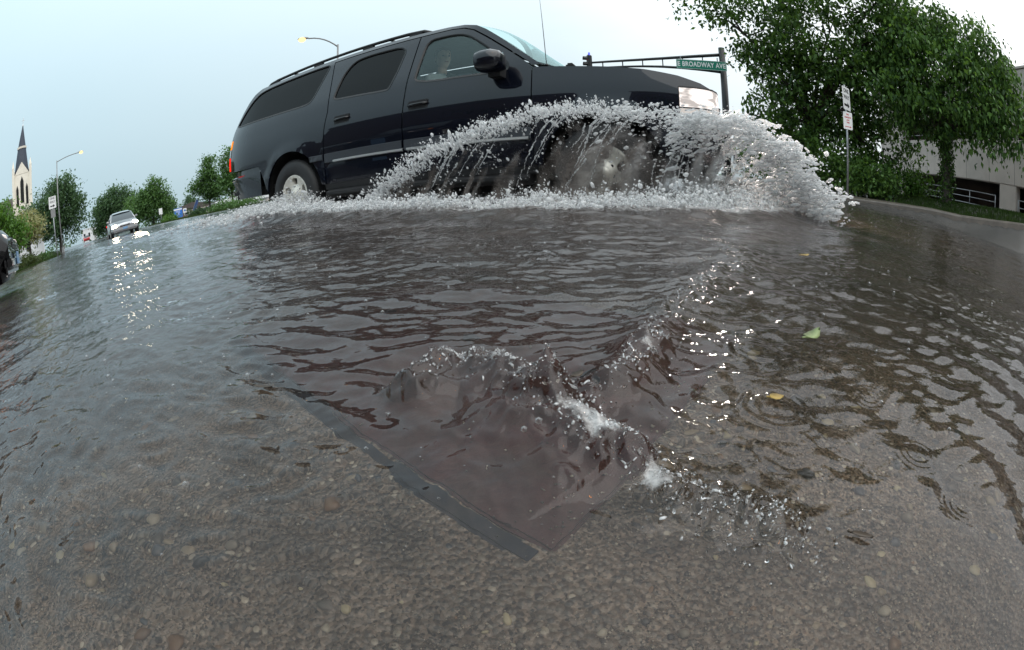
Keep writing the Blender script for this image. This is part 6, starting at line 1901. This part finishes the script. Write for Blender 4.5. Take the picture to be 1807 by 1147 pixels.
def fan(s, q, ysp):
    """q 0 at the water line by the wheel, 1 at the crest; streams curve back as they fall"""
    cx, cz = crest(s)
    bx = .80 + (cx - .80) * np.where(s < .5, .93, .62)                   # foot of each stream: behind at the tail, near the wheel in front
    bz = .19
    lean = np.where(s < .6, .10, 0) * (1 - sm(.45, .6, s))
    x = bx + (cx - bx) * q + lean * (1 - q) * q * 1.2 + .62 * (1 - q) ** 1.25 * (1 - sm(.42, .66, s))
    z = bz + (cz - bz) * np.sin(np.minimum(q, 1.25) * math.pi / 2 * .98) ** .9
    y = 1.08 + ysp * (.20 + .42 * q) + .25 * np.sin(s * 9) * q * .2
    z = .19 + (z - .19) * (.955 - .16 * (y - 1.4)) 
    return x, y, z
rng = np.random.RandomState(101)
# 1 fine drops spread over the fan, thick along the crest
n = 30000
s = rng.beta(1.25, 1.0, n); q = 1 - np.abs(rng.normal(0, .20, n)) * np.where(s < .55, .62, 1.25) + rng.normal(0, .03, n)
q = np.where(rng.rand(n) < .22, rng.rand(n), q); ok = (q > .02) & (q < 1.14)
s, q = s[ok], q[ok]; n = len(s)
clump = perlin(s * 38, q * 5, 5) + .6 * perlin(s * 90, q * 12, 6)
keep = (clump * 1.7 + .34 * (q > .8) + .10 * sm(.5, .8, s) + rng.normal(0, .22, n)) > .10
s, q = s[keep], q[keep]
keep = (q > .45 * sm(.72, .95, s)) & (rng.rand(len(s)) > .6 * sm(.58, .78, s)); s, q = s[keep], q[keep]; n = len(s)
x, y, z = fan(s, q, rng.uniform(.15, 1.0, n))
P = suv_pts(np.stack([x + rng.normal(0, .025, n), y, z + rng.normal(0, .028, n)], -1))
rad = np.exp(rng.normal(math.log(.0023), .72, n)) * (1 + .6 * sm(.6, 1, s)); rad = np.clip(rad, .0009, .013)
dirs = np.stack([np.where(s < .5, .8 * (1 - q) + .25, -1.2), rng.normal(0, .25, n), np.where(s < .5, .9, .35) * np.where(rng.rand(n) < .5, 1, .6)], -1)
drops('water_spray', P, rad, suv_dir(dirs), 1 + np.abs(rng.normal(0, .8, n)) + 1.6 * sm(.5, .85, s), M['spray'], 1, .14)
tag(bpy.data.objects['water_spray'], 'fan of white water drops thrown up by the front wheel of the SUV', 'spray', None, 'stuff')
# torn scraps of sheet along the crest
_b2 = bmesh.new(); bmesh.ops.create_icosphere(_b2, subdivisions=2, radius=1); _b2.verts.index_update()
SC_V = np.array([v_.co[:] for v_ in _b2.verts]); SC_F = np.array([[q_.index for q_ in f_.verts] for f_ in _b2.faces]); _b2.free()
def scraps(name, P, rad, d, seed, flat=.22, st=2.2):
    r_ = np.random.RandomState(seed); k = len(P)
    d = d / (np.linalg.norm(d, axis=1)[:, None] + 1e-9); nn_ = r_.normal(size=(k, 3)); nn_ -= (nn_ * d).sum(1)[:, None] * d; nn_ /= np.linalg.norm(nn_, axis=1)[:, None]; bb = np.cross(d, nn_)
    ph_ = r_.rand(k, 3) * 20
    q = SC_V[None] * (1 + .35 * np.sin(SC_V[None] * 3.1 + ph_[:, None, :]).sum(-1, keepdims=True) * .6 + .12 * r_.normal(size=(k, len(SC_V), 1)))
    L = q[:, :, 0:1] * st * r_.uniform(.6, 1.6, (k, 1, 1)); Bx = q[:, :, 1:2]; Nx = q[:, :, 2:3] * flat + .35 * np.sin(q[:, :, 0:1] * 2 + ph_[:, None, 0:1])
    V = P[:, None, :] + rad[:, None, None] * (L * d[:, None, :] + Bx * bb[:, None, :] + Nx * nn_[:, None, :])
    F = SC_F[None] + (np.arange(k) * len(SC_V))[:, None, None]
    return np_mesh(name, V.reshape(-1, 3), F.reshape(-1, 3), M['spray'], smooth=True)
n = 1100
s = rng.beta(1.3, .9, n); q = np.clip(1 - np.abs(rng.normal(0, .20, n)), .2, 1.03); x, y, z = fan(s, q, rng.uniform(.2, .9, n))
dd = suv_dir(np.stack([np.where(s < .5, .7, -1.2), rng.normal(0, .3, n), np.where(s < .5, .5, -.15) + rng.normal(0, .25, n)], -1))
scraps('water_scraps', suv_pts(np.stack([x + rng.normal(0, .03, n), y, z], -1)), np.clip(np.exp(rng.normal(math.log(.0036), .6, n)), .0014, .011), dd, 21)
tag(bpy.data.objects['water_scraps'], 'torn scraps of water sheet along the crest of the spray', 'spray', None, 'stuff')
# 2 streams hanging from the crest: beaded, necked filaments
allP, allR, allD, allS = [], [], [], []
cls_ = rng.uniform(.02, .78, 26)
for k in range(105):
    s0 = float(np.clip(cls_[rng.randint(26)] + rng.normal(0, .014), .01, .8)); q0 = rng.uniform(.0, .55); q1 = min(1.02, q0 + rng.uniform(.15, .75)); yy = rng.uniform(.35, .8)
    m_ = 34; qq = np.linspace(q0, q1, m_); ss = s0 + .004 * np.sin(np.linspace(0, 3, m_) + rng.rand() * 6)
    x, y, z = fan(ss, qq, np.full(m_, yy))
    a = np.stack([x, y, z], -1); p = suv_pts(a)
    d = np.gradient(p, axis=0); L = np.linalg.norm(d, axis=1)
    w = rng.uniform(.0028, .0062) * (.5 + .9 * (qq - q0) / (q1 - q0)) * (1 + .5 * np.sin(np.linspace(0, rng.uniform(10, 26), m_) + rng.rand() * 6))
    allP.append(p + rng.normal(0, .0025, p.shape)); allR.append(np.maximum(w, .0012)); allD.append(d); allS.append(np.maximum(1, L / np.maximum(w, .0012) * .75))
drops('water_streams', np.concatenate(allP), np.concatenate(allR), np.concatenate(allD), np.concatenate(allS), M['spray'], 2, .12)
tag(bpy.data.objects['water_streams'], 'thin curved threads of water under the crest of the spray', 'spray', None, 'stuff')
# 3 dense white burst before the nose and round the front wheel
n = 3400
cl = rng.rand(110, 2); k = (110 * rng.rand(n) ** 1.4).astype(int)
s = np.clip(.60 + .40 * cl[k, 0] + rng.normal(0, .016, n), .5, 1.0); q = np.clip(.15 + .85 * cl[k, 1] ** .6 + rng.normal(0, .045, n), .02, 1.06)
q = np.maximum(q, .5 * sm(.75, .95, s) + rng.normal(0, .1, n)); x, y, z = fan(s, q, rng.uniform(.0, 1.0, n))
P = suv_pts(np.stack([x + rng.normal(0, .03, n), y + rng.normal(0, .06, n) - .25 * sm(.8, 1, s), z], -1))
rad = np.clip(np.exp(rng.normal(math.log(.0044), .6, n)), .0015, .016)
drops('water_burst', P, rad, suv_dir(np.stack([-np.ones(n), rng.normal(0, .3, n), rng.normal(.3, .35, n)], -1)), 1.6 + np.abs(rng.normal(0, 1.2, n)), M['spray'], 3, .10)
n = 3200
s = rng.uniform(.12, .80, n); q = 1.0 + np.abs(rng.normal(0, .13, n)); x, y, z = fan(s, q, rng.uniform(.1, 1.0, n))
z = z + np.abs(rng.normal(0, .075, n)); x = x + rng.normal(0, .05, n)
drops('water_mist', suv_pts(np.stack([x, y, z], -1)), np.clip(np.exp(rng.normal(math.log(.0022), .4, n)), .001, .006), rng.normal(size=(n, 3)), 1 + np.abs(rng.normal(0, .4, n)), M['spray'], 13, .08)
tag(bpy.data.objects['water_mist'], 'finest drops flying above the crest of the spray', 'spray', None, 'stuff')
tag(bpy.data.objects['water_burst'], 'dense white burst of water in front of the headlight', 'spray', None, 'stuff')
n = 620
s = rng.uniform(.70, .995, n); q = 1.0 + np.abs(rng.normal(0, .055, n)) - .05 * rng.rand(n); x, y, z = fan(s, q, rng.uniform(.0, 1.0, n))
P = suv_pts(np.stack([x - np.abs(rng.normal(0, .07, n)), y, z + rng.normal(0, .035, n)], -1))
drops('water_flecks', P, np.clip(np.exp(rng.normal(math.log(.0075), .4, n)), .003, .016), suv_dir(np.stack([-np.ones(n), rng.normal(0, .3, n), rng.normal(-.1, .4, n)], -1)), 1.2 + np.abs(rng.normal(0, .6, n)), M['spray'], 14, .12)
tag(bpy.data.objects['water_flecks'], 'large white flecks flying off the leading edge of the spray', 'spray', None, 'stuff')
# 4 muddy sheet under the crest
ns, nq = 260, 46
S, Q = np.meshgrid(np.linspace(.03, .99, ns), np.linspace(0, .97, nq), indexing='ij')
x, y, z = fan(S, Q, .45 + .25 * perlin(S * 7, Q * 2, 9))
wob = .06 * perlin(S * 26, Q * 3, 7) + .03 * perlin(S * 70, Q * 8, 8)
A = np.stack([x + .3 * wob, y + wob, z + .25 * wob], -1).reshape(-1, 3)
idx = np.arange(ns * nq).reshape(ns, nq)
F = np.stack([idx[:-1, :-1], idx[1:, :-1], idx[1:, 1:], idx[:-1, 1:]], -1).reshape(-1, 4)
sh_ = np_mesh('water_sheet', suv_pts(A), F, M['sheet'], smooth=True)
tag(sh_, 'brown translucent sheet of thrown water', 'spray', None, 'stuff')
dens = .66 - .72 * Q + .22 * np.exp(-((S - .585) / .085) ** 2) * (1 - sm(.55, .95, Q)) + .55 * perlin(S * 42, Q * 1.4, 10) + .30 * perlin(S * 95, Q * 2.4, 12) + .15 * sm(.6, .9, S) * (1 - .5 * Q)
white = np.clip(.5 * sm(.5, .75, S) + .45 * sm(.35, .9, Q) + .5 * perlin(S * 46, Q * 2, 14), 0, 1)
for nm_, arr in (('dens', dens), ('white', white)):
    a_ = sh_.data.attributes.new(nm_, 'FLOAT', 'POINT'); a_.data.foreach_set('value', np.ascontiguousarray(arr.ravel(), dtype=np.float32))

# 5 foam along the bow wave and the churned water
def polyline_pts(pts, u):
    P_ = np.array(pts); L = np.concatenate([[0], np.cumsum(np.linalg.norm(np.diff(P_, axis=0), axis=1))]); L /= L[-1]
    return np.interp(u, L, P_[:, 0]), np.interp(u, L, P_[:, 1])
n = 30000
u = rng.beta(1.25, .95, n) * .90 + .06
bx_, by_ = polyline_pts(BOW, u)
cen = suv(.8, 0, 0)
ox, oy = cen.x - bx_, cen.y - by_; ol = np.hypot(ox, oy); ox /= ol; oy /= ol
off = np.abs(rng.normal(0, .20, n)) * (1 + 1.2 * (u > .5)) - .04
bx_ += ox * off; by_ += oy * off
hgt = (.055 + .075 * sm(.45, .8, u)) * np.abs(rng.normal(0, .65, n)) * (.35 + np.clip(perlin(u * 60, off * 4, 15) + .5, 0, 1.2))
zw = surf_z(bx_, by_)
P = np.stack([bx_, by_, zw + hgt * .9], -1)
rad = np.clip(np.exp(rng.normal(math.log(.0033), .55, n)), .0014, .013)
drops('water_foam', P, rad, rng.normal(size=(n, 3)), 1 + np.abs(rng.normal(0, .6, n)), M['spray'], 4, .12)
tag(bpy.data.objects['water_foam'], 'white foam along the bow wave beside the SUV', 'foam', None, 'stuff')
n = 13000
X = rng.uniform(2.2, 6.6, n); Y = 1.0 + np.abs(rng.normal(0, .32, n)); near_w = np.exp(-((X - 4.15) / .55) ** 2)
keep = rng.rand(n) < .35 + .65 * near_w; X, Y, near_w = X[keep], Y[keep], near_w[keep]; n = len(X)
w_ = suv_pts(np.stack([X, Y, 0 * X], -1)); zw = surf_z(w_[:, 0], w_[:, 1])
w_[:, 2] = zw + np.abs(rng.normal(0, .03, n)) + near_w * np.abs(rng.normal(0, .12, n)) * np.clip(1.6 - Y, .1, 1)
drops('water_foam', w_, np.clip(np.exp(rng.normal(math.log(.0042), .55, n)), .0016, .016), rng.normal(size=(n, 3)), 1 + np.abs(rng.normal(0, .6, n)), M['spray'], 5, .12)
tag(bpy.data.objects['water_foam.001'], 'churned white water round the rear wheel and behind the SUV', 'foam', None, 'stuff')

# 6 bubbles and broken water over the drain
m, t, out = new_mat('bubble_film')
gln = N(t, 'ShaderNodeBsdfGlossy', Roughness=.02); trn = N(t, 'ShaderNodeBsdfTransparent'); lw = N(t, 'ShaderNodeLayerWeight', Blend=.35)
t.links.new(lw.outputs['Facing'], (mmix := N(t, 'ShaderNodeMixShader')).inputs[0])
dfb = N(t, 'ShaderNodeBsdfDiffuse'); dfb.inputs['Color'].default_value = (.7, .7, .7, 1)
mg = N(t, 'ShaderNodeMixShader'); mg.inputs[0].default_value = .35; t.links.new(gln.outputs[0], mg.inputs[1]); t.links.new(dfb.outputs[0], mg.inputs[2])
t.links.new(trn.outputs[0], mmix.inputs[1]); t.links.new(mg.outputs[0], mmix.inputs[2]); t.links.new(mmix.outputs[0], out.inputs['Surface'])
M['bubble'] = m
def along(pts, n, sig, lo, hi, seed, lift=.004, grow=None):
    r_ = np.random.RandomState(seed)
    u = r_.rand(n); a, b2 = polyline_pts(pts, u)
    a = a + r_.normal(0, sig, n); b2 = b2 + r_.normal(0, sig, n)
    rad_ = np.exp(r_.uniform(math.log(lo), math.log(hi), n))
    return np.stack([a, b2, surf_z(a, b2) + rad_ * .3 + np.abs(r_.normal(0, lift, n))], -1), rad_
sets = [along(RIDGE_L[1:], 900, .013, .0003, .0016, 31, .001), along(RIDGE_R, 420, .013, .0003, .0016, 32, .001), along(TAIL, 480, .019, .0003, .0016, 33, .0008), along(ROLL[:4], 110, .012, .0006, .002, 34, .002)]
PB = np.concatenate([a for a, _ in sets]); RB = np.concatenate([b2 for _, b2 in sets])
rngb = np.random.RandomState(9)
drops('foam_bubbles', PB, RB, rngb.normal(size=(len(PB), 3)), 1 + np.abs(rngb.normal(0, 1.0, len(PB))), M['clear'], 9, .15)
tag(bpy.data.objects['foam_bubbles'], 'glassy broken water and bubbles where the flow folds over the drain plate', 'foam', None, 'stuff')
n = 190
phb = rngb.uniform(-60, 65, n); rb = np.exp(rngb.uniform(math.log(.2), math.log(1.6), n)); xb, yb_ = rb * np.sin(np.radians(phb)), rb * np.cos(np.radians(phb))
rdb = np.clip(rb * np.exp(rngb.normal(math.log(.0034), .45, n)), .0007, .004)
drops('surface_bubbles', np.stack([xb, yb_, surf_z(xb, yb_) + rdb * .25], -1), rdb, None, None, M['bubble'], 10, .03)
tag(bpy.data.objects['surface_bubbles'], 'loose bubbles floating on the flood water', 'foam', None, 'stuff')
# raindrops bouncing off the water further out
n = 420
phb = rngb.uniform(-62, 62, n); rb = np.exp(rngb.uniform(math.log(1.0), math.log(9), n)); xb, yb_ = rb * np.sin(np.radians(phb)), rb * np.cos(np.radians(phb))
drops('rain_splashes', np.stack([xb, yb_, surf_z(xb, yb_) + np.abs(rngb.normal(0, .012, n))], -1), rngb.uniform(.0008, .002, n) * (1 + .15 * rb), np.repeat([[0, 0, 1.0]], n, 0), rngb.uniform(1, 2.6, n), M['bubble'], 11, .1)
tag(bpy.data.objects['rain_splashes'], 'tiny splashes of raindrops on the water', 'rain', None, 'stuff')

# ---------------------------------------------------------------- floating leaves
M['leaf_pale'] = pbr('pale_leaf', (.20, .25, .10), .45, noise=.3, nscale=60)
M['leaf_yellow'] = pbr('yellow_leaf', (.33, .22, .05), .5, noise=.35, nscale=60)
M['leaf_brown'] = pbr('brown_leaf', (.045, .03, .018), .5, noise=.3, nscale=60)
def float_leaf(label, phi, el, L, w, mat, yaw, curl=.25, dz=.003):
    x, y = PG(phi, el); z = float(surf_z(np.array([x]), np.array([y]))[0])
    root = empty('leaf', (x, y, z + dz), R(yaw)); tag(root, label, 'leaf')
    n_ = 9; top, bot = [], []
    mb = MB(); rings = []
    for i in range(n_):
        t_ = i / (n_ - 1); ww = w * (math.sin(math.pi * t_ ** .8) ** .8 + .02) * (1 + .12 * (i % 2))
        xx = (t_ - .5) * L; zz = curl * L * (t_ - .4) ** 2
        rings.append([(xx, -ww / 2, zz + .10 * w), (xx, 0, zz), (xx, ww / 2, zz + .10 * w), (xx, 0, zz - .0012)])
    mb.loft(rings); mb.build('blade', mat, root, smooth=True)
    MB().tube([(-.5 * L, 0, curl * L * .16), (-.68 * L, .03 * L, curl * L * .2)], .0009 + L * .008, 5).build('stalk', mat, root, smooth=True)
float_leaf('pale green leaf floating on the dark water on the right', 40.65, 18.4, .046, .022, M['leaf_pale'], 25, .5)
float_leaf('ragged yellow brown leaf on the water, nearer than the pale green one', 37.4, 26.8, .017, .013, M['leaf_yellow'], -15, .2)
float_leaf('thin dark leaf lying flat on the water left of the drain plate', -35.0, 23.5, .032, .007, M['leaf_brown'], -8, .1)
float_leaf('small yellow leaf far out on the dark water below the parking sign', 38.2, 8.8, .04, .024, M['leaf_yellow'], 10, .2)
float_leaf('brown leaf scrap caught on the fold of water right of the bubbles', 8.9, 28.2, .016, .010, M['leaf_brown'], 40, .4, .006)
float_leaf('brown twig like leaf at the lower right corner', 58.0, 38.0, .02, .006, M['leaf_brown'], -40, .1)
